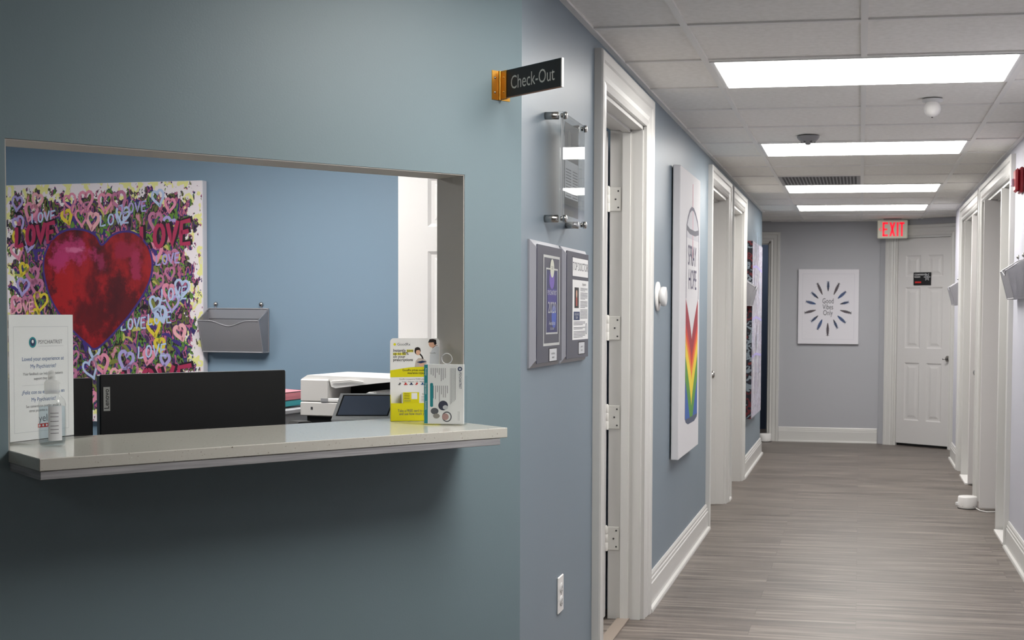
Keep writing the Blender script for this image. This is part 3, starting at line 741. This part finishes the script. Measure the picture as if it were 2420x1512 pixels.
# heart painting on the office wall (local x 0..1.22)
CW = 1.22; cxo = -2.347
t = thing('heart_painting', 'large square canvas of a red heart over colourful love graffiti', 'painting', OM @ Vector((cxo, 0, H+.645-CW)), OANG)
part('stretched_canvas', t, lambda b: (b.box((0, -.04, 0), (CW, -.001, CW), mat('white canvas edge', (222, 220, 226), .6), .003)))
GRAF = splat('love graffiti paint', [(34, 26, 44), (70, 44, 92), (96, 104, 50), (44, 30, 56), (176, 96, 128), (52, 44, 104), (92, 132, 50), (28, 18, 34), (120, 110, 60), (196, 130, 150)], (230, 226, 226), CW, CW, .13, (13, 13, 6))
part('graffiti_ground', t, lambda b: b.rect(.002, .002, CW-.002, CW-.002, -.0404, GRAF))
HC = [mat('paint pink', (222, 142, 168), .6), mat('paint lavender', (170, 160, 214), .6), mat('paint mustard', (216, 196, 60), .6), mat('paint mauve', (186, 116, 150), .6), mat('paint pale pink', (230, 170, 178), .6), mat('paint ice blue', (178, 196, 228), .6)]
MAR = mat('paint crimson', (166, 44, 84), .6); BLK = mat('paint black', (30, 16, 28), .6); LAV = HC[5]
random.seed(11)
def gl(b):
    y = -.0408; used = []
    DK = [mat('paint plum', (66, 38, 84), .6), mat('paint olive', (120, 126, 58), .6), mat('paint grass', (98, 140, 52), .6), mat('paint indigo', (64, 44, 120), .6), BLK, mat('paint straw', (186, 180, 96), .6), mat('paint dusk', (140, 90, 130), .6)]
    for i in range(420):
        x, z = random.gauss(CW/2, .33), random.gauss(CW/2, .33)
        if not (.07 < x < CW-.09 and .05 < z < CW-.12): continue
        a_ = random.gauss(PI/2, .45); L_ = random.uniform(.03, .07)
        b.stroke([(x+math.cos(a_+.25*q)*L_*q/3, z+math.sin(a_+.25*q)*L_*q/3) for q in range(4)], random.uniform(.010, .024), -.0405-.0000005*i, random.choice(DK), taper=True)
    for i in range(400):
        if len(used) > 80: break
        x, z = random.uniform(.08, 1.1), random.uniform(.06, 1.14)
        if .22 < x < .95 and .36 < z < 1.02 and abs(x-.58) < .30+.1*(z-.36): continue
        if any(abs(x-p)+abs(z-q) < .075 for p, q in used): continue
        used.append((x, z)); w_ = random.uniform(.05, .085)
        b.stroke(heart_pts(x, z, w_, w_*1.25, 22, random.uniform(-.4, .4)), random.uniform(.012, .02), y, random.choice([HC[0], HC[0], HC[3], HC[4], HC[1], HC[2], HC[5]]), closed=True)
    for (x, z, w_, h_, m) in ((.84, .33, .034, .06, LAV), (.30, .11, .03, .055, LAV), (.98, .62, .03, .06, LAV), (.9, .50, .028, .055, LAV), (.62, 1.0, .035, .055, LAV), (.2, 1.02, .03, .05, LAV), (.95, .80, .028, .05, HC[1]), (.74, .47, .03, .055, LAV), (.06, .55, .03, .05, HC[4]), (.75, 1.06, .03, .05, HC[1]), (.4, 1.06, .032, .05, HC[3])):
        letters(b, 'LOVE', x, z, w_, h_, .009, y-.0002, m)
    for (x, z, w_, h_) in ((.10, .90, .05, .10), (.86, .88, .06, .115), (.74, .13, .085, .13)):
        letters(b, 'LOVE', x+.012, z+.008, w_, h_, .03, y-.0004, BLK); letters(b, 'LOVE', x, z, w_, h_, .022, y-.0006, MAR)
part('graffiti_lettering', t, gl)
def redheart_mat():
    m = mat('red heart paint', (150, 20, 30), .5); v = coord(m, (9, 9, 6)); n = noise(m, v, 1.2, 6, .65)
    r = ramp(m, [(.32, (60, 10, 20)), (.46, (104, 12, 22)), (.56, (140, 18, 26)), (.66, (160, 26, 32)), (.76, (124, 20, 44))]); ln(m, n.outputs['Fac'], r.inputs[0])
    prev = r.outputs[0]; raw = coord(m); n2 = noise(m, raw, 16, 5, .7)
    def M(op, a, b_=None):
        q = nd(m, 'ShaderNodeMath', operation=op)
        for i, x in enumerate((a, b_)):
            if x is None: continue
            if isinstance(x, (int, float)): q.inputs[i].default_value = x
            else: ln(m, x, q.inputs[i])
        return q.outputs[0]
    def spot(prev, cx, cz, sx, sz, col, gain=1.0):
        mp = nd(m, 'ShaderNodeMapping'); mp.vector_type = 'POINT'
        mp.inputs['Location'].default_value = (-cx/sx, 0, -cz/sz); mp.inputs['Scale'].default_value = (1/sx, 0, 1/sz); ln(m, raw, mp.inputs[0])
        L = nd(m, 'ShaderNodeVectorMath', operation='LENGTH'); ln(m, mp.outputs[0], L.inputs[0])
        f = M('ADD', M('SUBTRACT', 1.0, L.outputs['Value']), M('MULTIPLY', M('SUBTRACT', n2.outputs['Fac'], .5), 3.0))
        q = nd(m, 'ShaderNodeClamp'); ln(m, M('MULTIPLY', f, 2.2*gain), q.inputs[0])
        mx = nd(m, 'ShaderNodeMix', data_type='RGBA'); ln(m, M('MULTIPLY', q.outputs[0], .85), mx.inputs[0]); ln(m, prev, mx.inputs[6]); mx.inputs[7].default_value = lin(col); return mx.outputs[2]
    X = lambda a: a-cxo; Z = lambda z: z-.645+CW
    prev = spot(prev, X(-1.95), Z(.12), .10, .20, (168, 22, 26)); prev = spot(prev, X(-1.62), Z(.02), .13, .16, (70, 10, 20)); prev = spot(prev, X(-1.78), Z(-.05), .12, .10, (84, 12, 20))
    prev = spot(prev, X(-1.90), Z(.30), .14, .08, (176, 50, 104)); prev = spot(prev, X(-1.98), Z(.25), .06, .07, (176, 50, 104)); prev = spot(prev, X(-1.56), Z(.30), .09, .06, (150, 30, 62)); prev = spot(prev, X(-1.52), Z(.23), .04, .08, (160, 40, 80))
    prev = spot(prev, X(-1.87), Z(.305), .07, .02, (206, 110, 150)); prev = spot(prev, X(-1.72), Z(.24), .03, .05, (140, 40, 80))
    ln(m, prev, bs(m).inputs['Base Color']); return m
RH = redheart_mat()
def spline(pts, n=6):
    out = []; k = len(pts)
    for i in range(k):
        p0, p1, p2, p3 = [Vector(pts[(i+j-1) % k]) for j in range(4)]
        for s_ in range(n):
            t_ = s_/n; out.append(tuple(.5*((2*p1)+(-p0+p2)*t_+(2*p0-5*p1+4*p2-p3)*t_*t_+(-p0+3*p1-3*p2+p3)*t_**3)))
    return out
def big(b):
    # outline traced in wall coordinates (along, height) relative to canvas corner
    O = [(-1.719, .325), (-1.76, .375), (-1.83, .402), (-1.92, .405), (-2.0, .37), (-2.055, .30), (-2.072, .21), (-2.04, .08), (-1.97, -.03), (-1.88, -.12), (-1.80, -.18), (-1.776, -.197), (-1.74, -.185), (-1.66, -.12), (-1.55, -.01), (-1.46, .11), (-1.425, .21), (-1.44, .30), (-1.50, .37), (-1.57, .392), (-1.65, .375)]
    P = [(a-cxo, z-.645+CW) for a, z in O]; sp = spline(P, 5)
    cx_ = sum(p[0] for p in sp)/len(sp); cz_ = sum(p[1] for p in sp)/len(sp)
    b.stroke(sp, .022, -.0414, mat('paint indigo', (64, 44, 120), .6), closed=True)
    n = len(sp); vs = [(cx_, -.0418, cz_)]+[(p[0], -.0418, p[1]) for p in sp]
    b.add(vs, [(0, 1+i, 1+(i+1) % n) for i in range(n)], RH)
part('painted_heart', t, big)
# graffiti canvas at the far end of the left wall
t = thing('graffiti_canvas', 'large graffiti canvas with dark edges far along the left hallway wall', 'painting', (XL, 10.815, H-.885), LR)
GW, GH = 1.06, 1.50
GSIDE = splat('dark edge paint', [(20, 18, 28), (24, 22, 34), (96, 28, 34), (22, 22, 30), (120, 130, 138), (26, 28, 40), (110, 40, 36), (20, 20, 28)], (30, 28, 40), 5, 5, .001, (20, 4, 5), -9)
G2M = splat('pale graffiti paint', [(150, 152, 168), (206, 206, 216), (120, 122, 140), (214, 214, 222), (172, 172, 200), (150, 120, 130), (200, 200, 212), (80, 88, 100), (190, 194, 150)], (220, 220, 226), GW, GH, .03, (30, 30, 8), -9)
part('stretched_canvas', t, lambda b: b.box((0, -.052, 0), (GW, -.006, GH), GSIDE, .002))
part('painted_face', t, lambda b: b.rect(.001, .001, GW-.001, GH-.001, -.0525, G2M))
def g3(b):
    random.seed(5)
    for i in range(60):
        x, z = random.uniform(.05, 1.0), random.uniform(.05, 1.42)
        b.stroke([(x+random.uniform(-.05, .05), z+q*.07) for q in range(4)], .014, -.053-.00001*i, random.choice([BLK, INKG, HC[5], PAPER, PAPER, PAPER, INKG, INKG]))
    for z in (1.28, .84, .52): b.stroke([(.02, z), (.4, z+.02), (1.03, z-.01)], .02, -.0538, HC[1])
part('brush_marks', t, g3)
# good vibes canvas on the end wall
t = thing('feather_canvas', 'white canvas with a ring of feathers and Good Vibes Only on the end wall', 'painting', (-.652, YB, H-.313), 0)
part('stretched_canvas', t, lambda b: b.box((0, -.036, 0), (.638, -.001, .793), mat('cool white canvas', (226, 224, 230), .6), .004))
def feath(b):
    y = -.0365; cx, cz = .315, .392; cols = [mat('feather slate', (62, 66, 84), .6), mat('feather blue', (70, 100, 150), .6), mat('feather brown', (110, 100, 104), .6)]
    b.frame(.045, .05, .59, .745, .004, y, mat('faint canvas crease', (214, 212, 220), .6))
    K = 14
    for i in range(K):
        a = PI/2-2*PI*i/K; L = .095+.03*((i*5) % 3)/2; r0 = .13 if i % 7 else .15
        ax, az = math.cos(a), math.sin(a); ex = 1.0 if abs(ax) > .5 else 1.05
        pts = [(cx+ax*(r0+L*k/6)*ex, cz+az*(r0+L*k/6)*1.12) for k in range(7)]
        b.stroke(pts, .024+.004*(i % 3), y-.0002, cols[(i*2) % 3], taper=True)
        b.stroke(pts, .004, y-.0004, INK)
        for k in (2, 3, 4, 5):
            p = pts[k]
            for s_ in (-1, 1): b.stroke([p, (p[0]+ax*.018-s_*az*.016, p[1]+az*.018+s_*ax*.016)], .0035, y-.0004, cols[(i*2+1) % 3])
    for w_, z in (('Good', .455), ('Vibes', .392), ('Only', .33)): b.text(w_, .078, cx, z, y-.0004, mat('charcoal letters', (60, 60, 70), .6), 'CENTER', sx=.66)
part('feather_print', t, feath)
# door sign on the angled door
t = thing('room_sign', 'small black conference room sign on the white angled door', 'sign', A0+AE*.395+Vector((.012*AE.y, -.012*AE.x, 0))*-.6+Vector((0, 0, H+.308)), AANG)
rp = part('sign_plate', t, lambda b: b.box((0, -.006, 0), (.20, .003, .132), BLACK, .002))
def rs(b):
    y = -.0064
    b.text('CONFERENCE', .022, .012, .108, y, PAPER, 'LEFT'); b.text('ROOM', .022, .012, .084, y, PAPER, 'LEFT')
    b.rect(.02, .022, .09, .038, y, REDINK)
def emblem(b):
    y = -.0064; b.ring(.158, .084, .022, .024, .005, y, PAPERG, 20); b.disc(.158, .084, .008, .008, y, PAPERG, 12)
    for i in range(6):
        a = i*PI/3; b.disc(.158+.032*math.cos(a), .084+.034*math.sin(a), .005, .005, y, PAPERG, 8)
part('sign_print', rp, rs); part('emblem', rp, emblem)

# ------------------------------------------------------------------ sound machines on the floor
def machine(label, x, y, rz=0):
    t = thing('sound_machine', label, 'sound machine', (x, y, 0), rz, 'white sound machines')
    mh = part('housing', t, lambda b: b.lathe([(.0, .0), (.062, .0), (.066, .006), (.068, .02), (.066, .078), (.062, .085), (.03, .084), (0, .082)], (0, 0, 0), WHITED, 40))
    part('collar_tab', t, lambda b: b.box((-.082, -.012, .018), (-.062, .012, .042), WHITE, .004))
    part('base_ring', t, lambda b: b.lathe([(.055, .0), (.0675, .0), (.0675, .005), (.055, .005)], (0, 0, 0), BLACK, 32))
    for i in range(5):
        a = -PI/2+(i-2)*.55
        part('vent_hole', mh, lambda b: b.lathe([(.0035, 0), (0, .001)], (.0672*math.cos(a), .0672*math.sin(a), .02), DGREY, 8, 'y'))
    return t
m1 = machine('white round sound machine on the floor by the right hallway door', .765, 9.30)
mb = MB(); mb.tube([(.818, 9.235, .012), (.84, 9.16, .006), (.88, 9.12, .005), (.93, 9.13, .005), (.99, 9.16, .005)], .004, WHITED, 8)
tag(mb.build('power_cord'), 'white power cord running from the sound machine through the doorway', 'cord')
machine('white round sound machine on the floor at the far left doorway', -.985, 13.715)

# ------------------------------------------------------------------ reception counter
t = thing('reception_counter', 'speckled quartz pass-through counter shelf on the teal wall', 'counter', C0+D*S0+Vector((0, 0, H-.302)), AW)
LS = S1-S0
part('quartz_slab', t, lambda b: b.box((.0, -.205, -.026), (LS-.003, .232, 0), QUARTZ, .0015))
part('support_board', t, lambda b: b.box((.002, -.203, -.044), (LS-.025, -.002, -.0262), SUB, .001))
CM = Matrix.Translation(C0) @ Matrix.Rotation(AW, 4, 'Z')
ZC = H-.302
# acrylic sign holder with review sheet
t = thing('sign_holder', 'clear acrylic stand with a white bilingual review sheet on the counter', 'sign holder', (-1.868, 2.571, ZC+.0005), math.atan2(.19, .031))
WS = .192
part('acrylic_stand', t, lambda b: (b.box((-.002, 0, .0), (WS+.002, .003, .292), ACRYL), b.box((-.002, -.065, 0), (WS+.002, 0, .003), ACRYL), b.box((-.002, -.0045, .003), (WS+.002, -.002, .291), ACRYL)))
def sheet(b):
    y = -.0052; c = WS/2+.003
    b.box((0, -.0018, .004), (WS, -.0002, .289), PAPER); 
    y = -.0021
    b.frame(.012, .022, WS-.016, .262, .0009, y, PAPERG)
    b.disc(.068, .226, .011, .0125, y, TEALINK, 24); b.disc(.068, .226, .0075, .0088, y-.0001, NAVYINK, 20); b.disc(.068, .228, .003, .004, y-.0002, PAPER, 12)
    b.text('PSYCHIATRIST', .0125, .084, .226, y, INKG, 'LEFT', sx=.92); b.rect(.084, .2165, .162, .2172, y, PAPERG)
    b.text('Loved your experience at', .0128, c, .188, y, BLUEINK, 'CENTER', .95); b.text('My Psychiatrist?', .0128, c, .171, y, BLUEINK, 'CENTER', .95)
    b.text('Your feedback can help other patients', .0088, c, .154, y, INKG, 'CENTER', .88); b.text('support they need', .0088, c, .143, y, INKG, 'CENTER', .88)
    b.rect(.035, .128, WS-.04, .1285, y, PAPERG)
    b.text('¿Feliz con su experiencia en', .0125, c, .112, y, BLUEINK, 'CENTER', .92); b.text('My Psychiatrist?', .0125, c, .095, y, BLUEINK, 'CENTER', .92)
    b.text('Sus comentarios pueden ayudar a', .0088, c, .080, y, INKG, 'CENTER', .88); b.text('otros pacientes a encontrar', .0088, c, .070, y, INKG, 'CENTER', .88)
    b.text('yelp', .024, c+.004, .051, y, INKG, 'CENTER', 1); b.rect(c-.018, .03, c+.034, .039, y, REDINK)
    for i in range(5): b.disc(c-.013+i*.0105, .0345, .003, .003, y-.0001, PAPER, 5)
part('review_sheet', t, sheet)
# sanitizer bottle
BL = clear('clear bottle plastic', .03)
FROST = mat('frosted cap', (232, 234, 234), .3, alpha=.34)
t = thing('sanitizer_bottle', 'clear bottle of hand sanitizer on the left end of the counter', 'bottle', (-1.752, 2.556, ZC+.0005), .3)
part('bottle_body', t, lambda b: b.lathe([(0, 0), (.024, 0), (.0275, .004), (.028, .012), (.028, .092), (.026, .102), (.018, .111), (.0135, .114), (.0135, .118)], (0, 0, 0), BL, 36))
part('liquid', t, lambda b: b.lathe([(0, .002), (.0245, .003), (.0262, .01), (.0262, .088), (0, .088)], (0, 0, 0), clear('sanitizer gel', .0, (236, 243, 247), 1.2), 36))
part('flip_cap', t, lambda b: b.lathe([(0, .115), (.0150, .116), (.0155, .120), (.0155, .140), (.013, .145), (.008, .147), (.007, .165), (0, .167)], (0, 0, 0), FROST, 28))
part('label', t, lambda b: (b.add([(.0283*math.cos(a), .0283*math.sin(a), z) for z in (.014, .090) for a in [-1.55+i*.13 for i in range(9)]], [(i, i+1, i+10, i+9) for i in range(8)], mat('bottle label', (226, 229, 232), .4)),
    [b.add([(.0285*math.cos(a), .0285*math.sin(a), z+dz) for dz in (0, .0012) for a in [-1.4+i*.12 for i in range(6)]], [(i, i+1, i+7, i+6) for i in range(5)], INKG) for z in (.03, .038, .046, .056, .066, .074)]))
# discount card display
t = thing('card_display', 'yellow and white cardboard discount card display stand on the counter', 'display stand', (-1.268, 3.352, ZC+.0005), math.radians(24))
def roundrect(x0, z0, x1, z1, r, bottom=False, n=6):
    pts = []
    for cx, cz, a in ((x1-r, z1-r, 0), (x0+r, z1-r, PI/2)):
        pts += [(cx+r*math.cos(a+PI/2*i/n), cz+r*math.sin(a+PI/2*i/n)) for i in range(n+1)]
    return [(x1, z0)]+pts+[(x0, z0)]
GWd, GHt = .136, .228
hc_ = part('header_card', t, lambda b: b.prism(roundrect(0, .0, GWd, GHt, .010), .026, .0275, PAPER))
def pocket(b):
    b.prism([(0, 0), (GWd, 0), (GWd, .0495), (0, .0495)], 0, .0012, YEL)
    b.prism([(0, 0), (.027, 0), (.027, .072), (.0, .0495)], 0, .0012, YEL, 'x'); b.prism([(0, 0), (.027, 0), (.027, .072), (.0, .0495)], GWd-.0012, GWd, YEL, 'x'); b.box((0, 0, 0), (GWd, .027, .001), YEL)
pk_ = part('card_pocket', t, pocket)
part('discount_cards', pk_, lambda b: (b.box((.034, .008, .003), (.078, .0085, .079), YEL), b.box((.031, .009, .003), (.080, .022, .078), PAPER), b.box((.080, .0085, .003), (.128, .009, .0785), PAPER),
     [b.rect(.037, .0745-.0045*i, .052, .0757-.0045*i, .0078, INK) for i in range(4)], [b.rect(.037, .0575-.002*i, .055, .0581-.002*i, .0078, INKG) for i in range(3)], b.rect(.057, .060, .073, .077, .0078, PAPER), b.text('GoodRx', .007, .098, .0735, .0083, INK, 'CENTER'), [b.rect(.084, .0665-.004*i, .104, .0675-.004*i, .0083, INKG) for i in range(4)]))
def gr(b):
    y = .0257
    b.flat([(0, .120), (GWd, .121), (GWd, .151), (.095, .1505), (.05, .147), (0, .139)], y+.0001, YEL)
    b.disc(.0125, .211, .0035, .0035, y, YEL, 12); b.text('GoodRx', .0105, .019, .211, y, INKG, 'LEFT')
    b.rect(.045, .1895, .0635, .1965, y, YELH); b.rect(.008, .181, .043, .188, y, YELH)
    for i, s_ in enumerate(('Instantly save', 'up to 80%', 'on your', 'prescriptions')): b.text(s_, .0112, .008, .194-.0086*i, y-.0001, INK, 'LEFT', bold=.008, sx=.92)
    # woman with clipboard
    b.flat([(.067, .148), (.101, .1495), (.099, .166), (.088, .173), (.077, .173), (.070, .165)], y-.0001, BLOUSE)
    b.disc(.075, .193, .0085, .0105, y-.0001, HAIR, 18); b.disc(.0765, .189, .006, .008, y-.0002, SKIN, 16); b.disc(.075, .199, .0075, .004, y-.0003, HAIR, 14)
    b.stroke([(.080, .186), (.087, .178), (.090, .170)], .004, y-.0001, HAIR); b.flat([(.072, .162), (.088, .166), (.101, .163), (.084, .158)], y-.0003, NAVYINK); b.disc(.087, .155, .008, .005, y-.0002, SKIN, 12)
    # doctor
    b.flat([(.108, .1505), (GWd-.002, .151), (GWd-.002, .205), (.126, .205), (.114, .196), (.109, .18)], y-.00005, COATW)
    b.disc(.116, .213, .0105, .011, y-.0002, SKIN, 18); b.flat([(.104, .216), (.108, .2255), (.118, .2262), (.126, .224), (.1275, .212), (.122, .209), (.119, .217)], y-.0003, HAIR)
    b.stroke([(.116, .2), (.124, .207), (.13, .208)], .0015, y-.0003, INKG); b.text('GoodRx', .005, .117, .187, y-.0003, INKG, 'CENTER')
    b.text('GoodRx prices could even beat', .0085, .078, .1395, y-.0002, INK, 'CENTER', bold=.01, sx=.82); b.text('insurance copays.', .0085, .073, .1315, y-.0002, INK, 'CENTER', bold=.01, sx=.85)
    b.text('GoodRx is accepted at 70,000+ pharmacies', .0052, .066, .1145, y-.0002, INKG, 'CENTER', .9)
    b.text('Kroger   Walgreens   CVS   Walmart', .0046, .064, .1075, y-.0002, INKG, 'CENTER', .9)
    for k, c in enumerate((INKG, REDINK, NAVYINK, REDINK, BLUEINK, REDINK)): b.rect(.022+.0155*k, .0985, .022+.0155*k+(.010 if k % 3 else .006), .1005, y-.0002, c); b.disc(.027+.0155*k, .1028, .0026, .0022, y-.0002, c, 10)
part('printed_artwork', hc_, gr)
part('pocket_print', pk_, lambda b: (b.text('Take a FREE card to your pharmacy', .0105, .019, .0285, -.0004, INKG, 'LEFT', sx=.78, bold=.006), b.text('and see how much you save', .0105, .023, .0198, -.0004, INKG, 'LEFT', sx=.78, bold=.006)))
# acrylic brochure holder
t = thing('brochure_holder', 'clear acrylic holder with a white and teal brochure at the counter end', 'brochure holder', (-1.146, 3.268, ZC+.0005), math.radians(7.8))
BW, BH = .113, .163
def ah(b):
    b.box((0, 0, 0), (BW, .0018, BH), ACRYL); b.box((0, .0018, 0), (.0018, .036, BH*.8), ACRYL); b.box((BW-.0018, .0018, 0), (BW, .036, BH*.8), ACRYL); b.box((0, 0, -.0003), (BW, .038, .002), ACRYL)
    b.prism(roundrect(.034, 0, .095, .203, .016), .036, .0378, ACRYL)
part('acrylic_body', t, ah)
part('hanging_ring', t, lambda b: b.tube([(.058+.014*math.cos(a), .034, .176+.014*math.sin(a)) for a in [2*PI*i/28 for i in range(29)]], .0013, mat('clear ring', (226, 228, 230), .1, alpha=.5), 8))
def broch(b):
    y = .0026
    b.box((.004, y, .003), (BW-.004, .012, BH-.001), PAPER); y -= .0002
    b.rect(.003, .004, .0125, BH-.002, y, TEALINK)
    for i, w_ in enumerate(('Anxiety', 'Depression', 'Insomnia')): b.text(w_, .0065, .0078, .142-.045*i, y-.0001, PAPER, 'CENTER', rot=-PI/2)
    b.disc(.099, .150, .006, .006, y, NAVYINK, 22); b.disc(.099, .150, .0035, .0035, y-.0001, PAPERG, 16)
    b.text('PSYCHIATRIST', .0095, .0995, .141, y, NAVYINK, 'LEFT', rot=-PI/2, sx=.72)
    random.seed(3)
    for i in range(5): b.rect(.073+i*.0034, .055+.003*i, .0738+i*.0034, .152, y, INKG)
    for i in range(8):
        x = .021+i*.0054
        b.rect(x, .152-random.uniform(.012, .035), x+.0012, .152, y, INKG); b.rect(x+.006, .105-random.uniform(.015, .05), x+.0072, .105, y, INKG)
    b.prism([(.019, .052), (.027, .052), (.027, .108), (.019, .108)], y, y+.0001, TEALINK); b.disc(.023, .109, .004, .003, y, TEALINK); b.disc(.023, .051, .004, .003, y, TEALINK)
    b.disc(.054, .052, .013, .013, y, mat('photo navy grey', (64, 66, 84), .6)); b.disc(.060, .047, .007, .006, y-.0001, PAPERG)
    b.disc(.031, .037, .0105, .0085, y, INKG); b.disc(.036, .024, .009, .0065, y-.0001, mat('photo taupe', (150, 146, 140), .6)); b.ring(.064, .022, .013, .014, .003, y, INKG); b.disc(.06, .022, .009, .009, y-.0001, mat('photo salmon', (186, 150, 146), .6))
    b.rect(.094, .012, .0945, .037, y, INKG); b.rect(.097, .012, .0975, .037, y, INKG)
part('brochure', t, broch)

# ------------------------------------------------------------------ reception office furniture
LAM = mat('grey laminate desk', (150, 150, 152), .4)
t = thing('office_desk', 'grey work desk behind the reception counter carrying the monitors', 'desk', C0+D*-2.3+N*.30, AW)
part('desk_top', t, lambda b: b.box((0, 0, .70), (2.25, .62, .73), LAM, .003))
for x in (.03, 2.18): part('desk_leg', t, lambda b: b.box((x, .03, 0), (x+.04, .59, .70), DGREY))
part('modesty_panel', t, lambda b: b.box((.07, .03, .25), (2.18, .045, .70), LAM))
def monitor(label, s, tt, ztop, W, Hh, rz=0, brand=True):
    base = RW(s+W/2, tt, .73); t = thing('monitor', label, 'monitor', base, AW+rz, 'black desktop monitors')
    zt = ztop-.73
    sh = part('screen_housing', t, lambda b: (b.box((-W/2, -.012, zt-Hh), (W/2, .012, zt), BLACK, .003), b.box((-W/2+.1, -.03, zt-Hh+.05), (W/2-.1, -.012, zt-.12), BLACKM, .008)) if not brand else b.box((-W/2, -.012, zt-Hh), (W/2, .014, zt), BLACK, .003))
    part('screen', sh, lambda b: b.box((-W/2+.008, .0135, zt-Hh+.015), (W/2-.008, .0148, zt-.008), mat('lit screen', (150, 170, 200), .3)))
    part('stand_neck', t, lambda b: b.box((-.03, -.035, .012), (.03, -.012, zt-Hh*.5), BLACKM, .004))
    part('stand_foot', t, lambda b: b.box((-.12, -.10, 0), (.12, .10, .012), BLACKM, .004))
    if brand:
        def lg(b):
            x0 = -W/2+.009; b.rect(x0, zt-.095, x0+.017, zt-.032, -.0125, mat('silver badge', (158, 158, 154), .5)); b.text('Lenovo', .0175, x0+.0085, zt-.0635, -.0128, INK, 'CENTER', rot=PI/2, sx=1.0, bold=.01)
        part('brand_badge', sh, lg)
monitor('wide black desktop monitor seen from behind, brand badge at its left edge', -1.0, .50, H-.170, .524, .31)
monitor('black monitor mostly hidden behind the white review sheet', -1.54, .505, H-.178, .524, .31, 0, False)
t = thing('speaker', 'small black rounded desktop speaker right of the wide monitor', 'speaker', RW(-.425, .50, .73), AW)
part('speaker_body', t, lambda b: b.box((-.03, -.04, 0), (.03, .04, H-.32-.73), BLACKM, .012)); part('speaker_cone', t, lambda b: b.lathe([(.02, .0), (.012, .006), (0, .003)], (0, .0405, .2), DGREY, 20, 'y'))
# tablet terminal
t = thing('tablet', 'white tilted tablet terminal with grey screen behind the counter', 'tablet', RW(-.165, .62, H-.338), math.radians(14))
part('body', t, lambda b: (setattr(b, 'M', Matrix.Rotation(math.radians(-38), 4, 'X')), b.prism([(-.085, 0), (.10, 0), (.12, .10), (-.065, .10)], 0, .01, WHITED)))
part('screen', t, lambda b: (setattr(b, 'M', Matrix.Rotation(math.radians(-38), 4, 'X')), b.flat([(-.072, .014), (.09, .014), (.108, .094), (-.056, .094)], -.0006, BLACK), b.flat([(-.067, .018), (.086, .018), (.103, .09), (-.052, .09)], -.0009, BEZEL)))
part('stand', t, lambda b: (b.box((-.01, .055, -(H-.345-.73)), (.03, .075, .035), BLACKM, .004), b.box((-.06, -.02, -(H-.345-.73)), (.09, .1, -(H-.345-.73)+.012), BLACKM, .004)))
# copier
t = thing('copier', 'white office copier with raised paper feeder against the office wall', 'copier', (-2.37, 5.18, 0), OANG)
z1 = H-.305
part('cabinet', t, lambda b: (b.box((.02, .02, 0), (.44, .34, z1-.14), BLACKM, .004)))
part('lower_housing', t, lambda b: (b.box((0, 0, z1-.145), (.46, .36, z1-.085), OFFW, .004), b.rect(.052, z1-.118, .062, z1-.106, -.0005, DGREY)))
part('upper_housing', t, lambda b: (b.box((0, .002, z1-.083), (.135, .36, z1+.012), OFFW, .004), b.box((.12, .0, z1-.083), (.46, .36, z1-.068), WHITED, .002), b.box((.10, -.001, z1-.083), (.135, .01, z1-.068), GREYP), b.box((.135, .20, z1-.07), (.46, .36, z1+.01), BLACKM)))
part('document_feeder', t, lambda b: (b.prism([(0, z1+.012), (.135, z1+.012), (.145, z1-.018), (.165, z1-.024), (.28, z1-.008), (.46, z1+.012), (.46, z1+.022), (.06, z1+.03), (.03, z1+.03)], .01, .36, WHITED), b.tube([(.15, .004, z1+.004), (.24, .004, z1+.012), (.30, .004, z1+.006)], .003, OFFW, 6)))
part('paper_output', t, lambda b: b.prism([(.25, z1-.068), (.46, z1-.068), (.38, z1-.05), (.32, z1-.036)], .02, .2, PAPER))
# paper tray and cabinet
t = thing('file_cabinet', 'light grey low cabinet between the wide monitor and the copier', 'cabinet', (-2.86, 5.2, 0), OANG)
zc = H-.43
part('cabinet_body', t, lambda b: b.box((0, 0, 0), (.41, .42, zc-.02), mat('grey cabinet enamel', (168, 168, 170), .45), .003))
part('cabinet_top', t, lambda b: b.box((-.005, -.01, zc-.02), (.415, .43, zc), mat('pale cabinet top', (196, 196, 200), .4), .003))
for k in range(2): 
    dr = part('drawer', t, lambda b: b.box((.01, -.012, .08+k*.42), (.40, 0, .47+k*.42 if k == 0 else zc-.03), mat('grey cabinet enamel', (168, 168, 170), .45), .003))
    part('handle', dr, lambda b: b.box((.14, -.026, .30+k*.38), (.27, -.012, .315+k*.38), CHROME, .003))
WIRE = mat('black wire', (28, 28, 30), .4)
t = thing('desk_tray', 'black wire paper tray on the low cabinet beside the copier', 'paper tray', (-2.78, 5.24, zc+.0005), OANG)
def wt(b):
    for z in (.004, .035, .07):
        b.tube([(0, 0, z), (.3, 0, z), (.3, .26, z), (0, .26, z), (0, 0, z)], .0022, WIRE, 6)
    for x in (.0, .2, .225, .3): b.tube([(x, 0, .004), (x, 0, .07)], .002, WIRE, 6)
    for i in range(8): b.tube([(.04*i+.01, 0, .004), (.04*i+.01, .26, .004)], .0015, WIRE, 6)
part('wire_frame', t, wt)
mb = MB(); mb.M = Matrix.Translation((-2.78, 5.24, zc)) @ Matrix.Rotation(OANG, 4, 'Z'); mb.box((.01, .01, .008), (.29, .25, .036), mat('teal folder', (72, 178, 186), .6), .001)
tag(mb.build('folder_stack'), 'teal folders at the bottom of the black wire tray', 'folders')
mb = MB(); mb.M = Matrix.Translation((-2.78, 5.24, zc)) @ Matrix.Rotation(OANG, 4, 'Z'); mb.prism([(.01, .0365), (.29, .0365), (.29, .07), (.01, .082)], .01, .25, mat('pink folder', (240, 150, 160), .6))
tag(mb.build('folder_stack'), 'pink folders on top of the teal ones in the wire tray', 'folders')
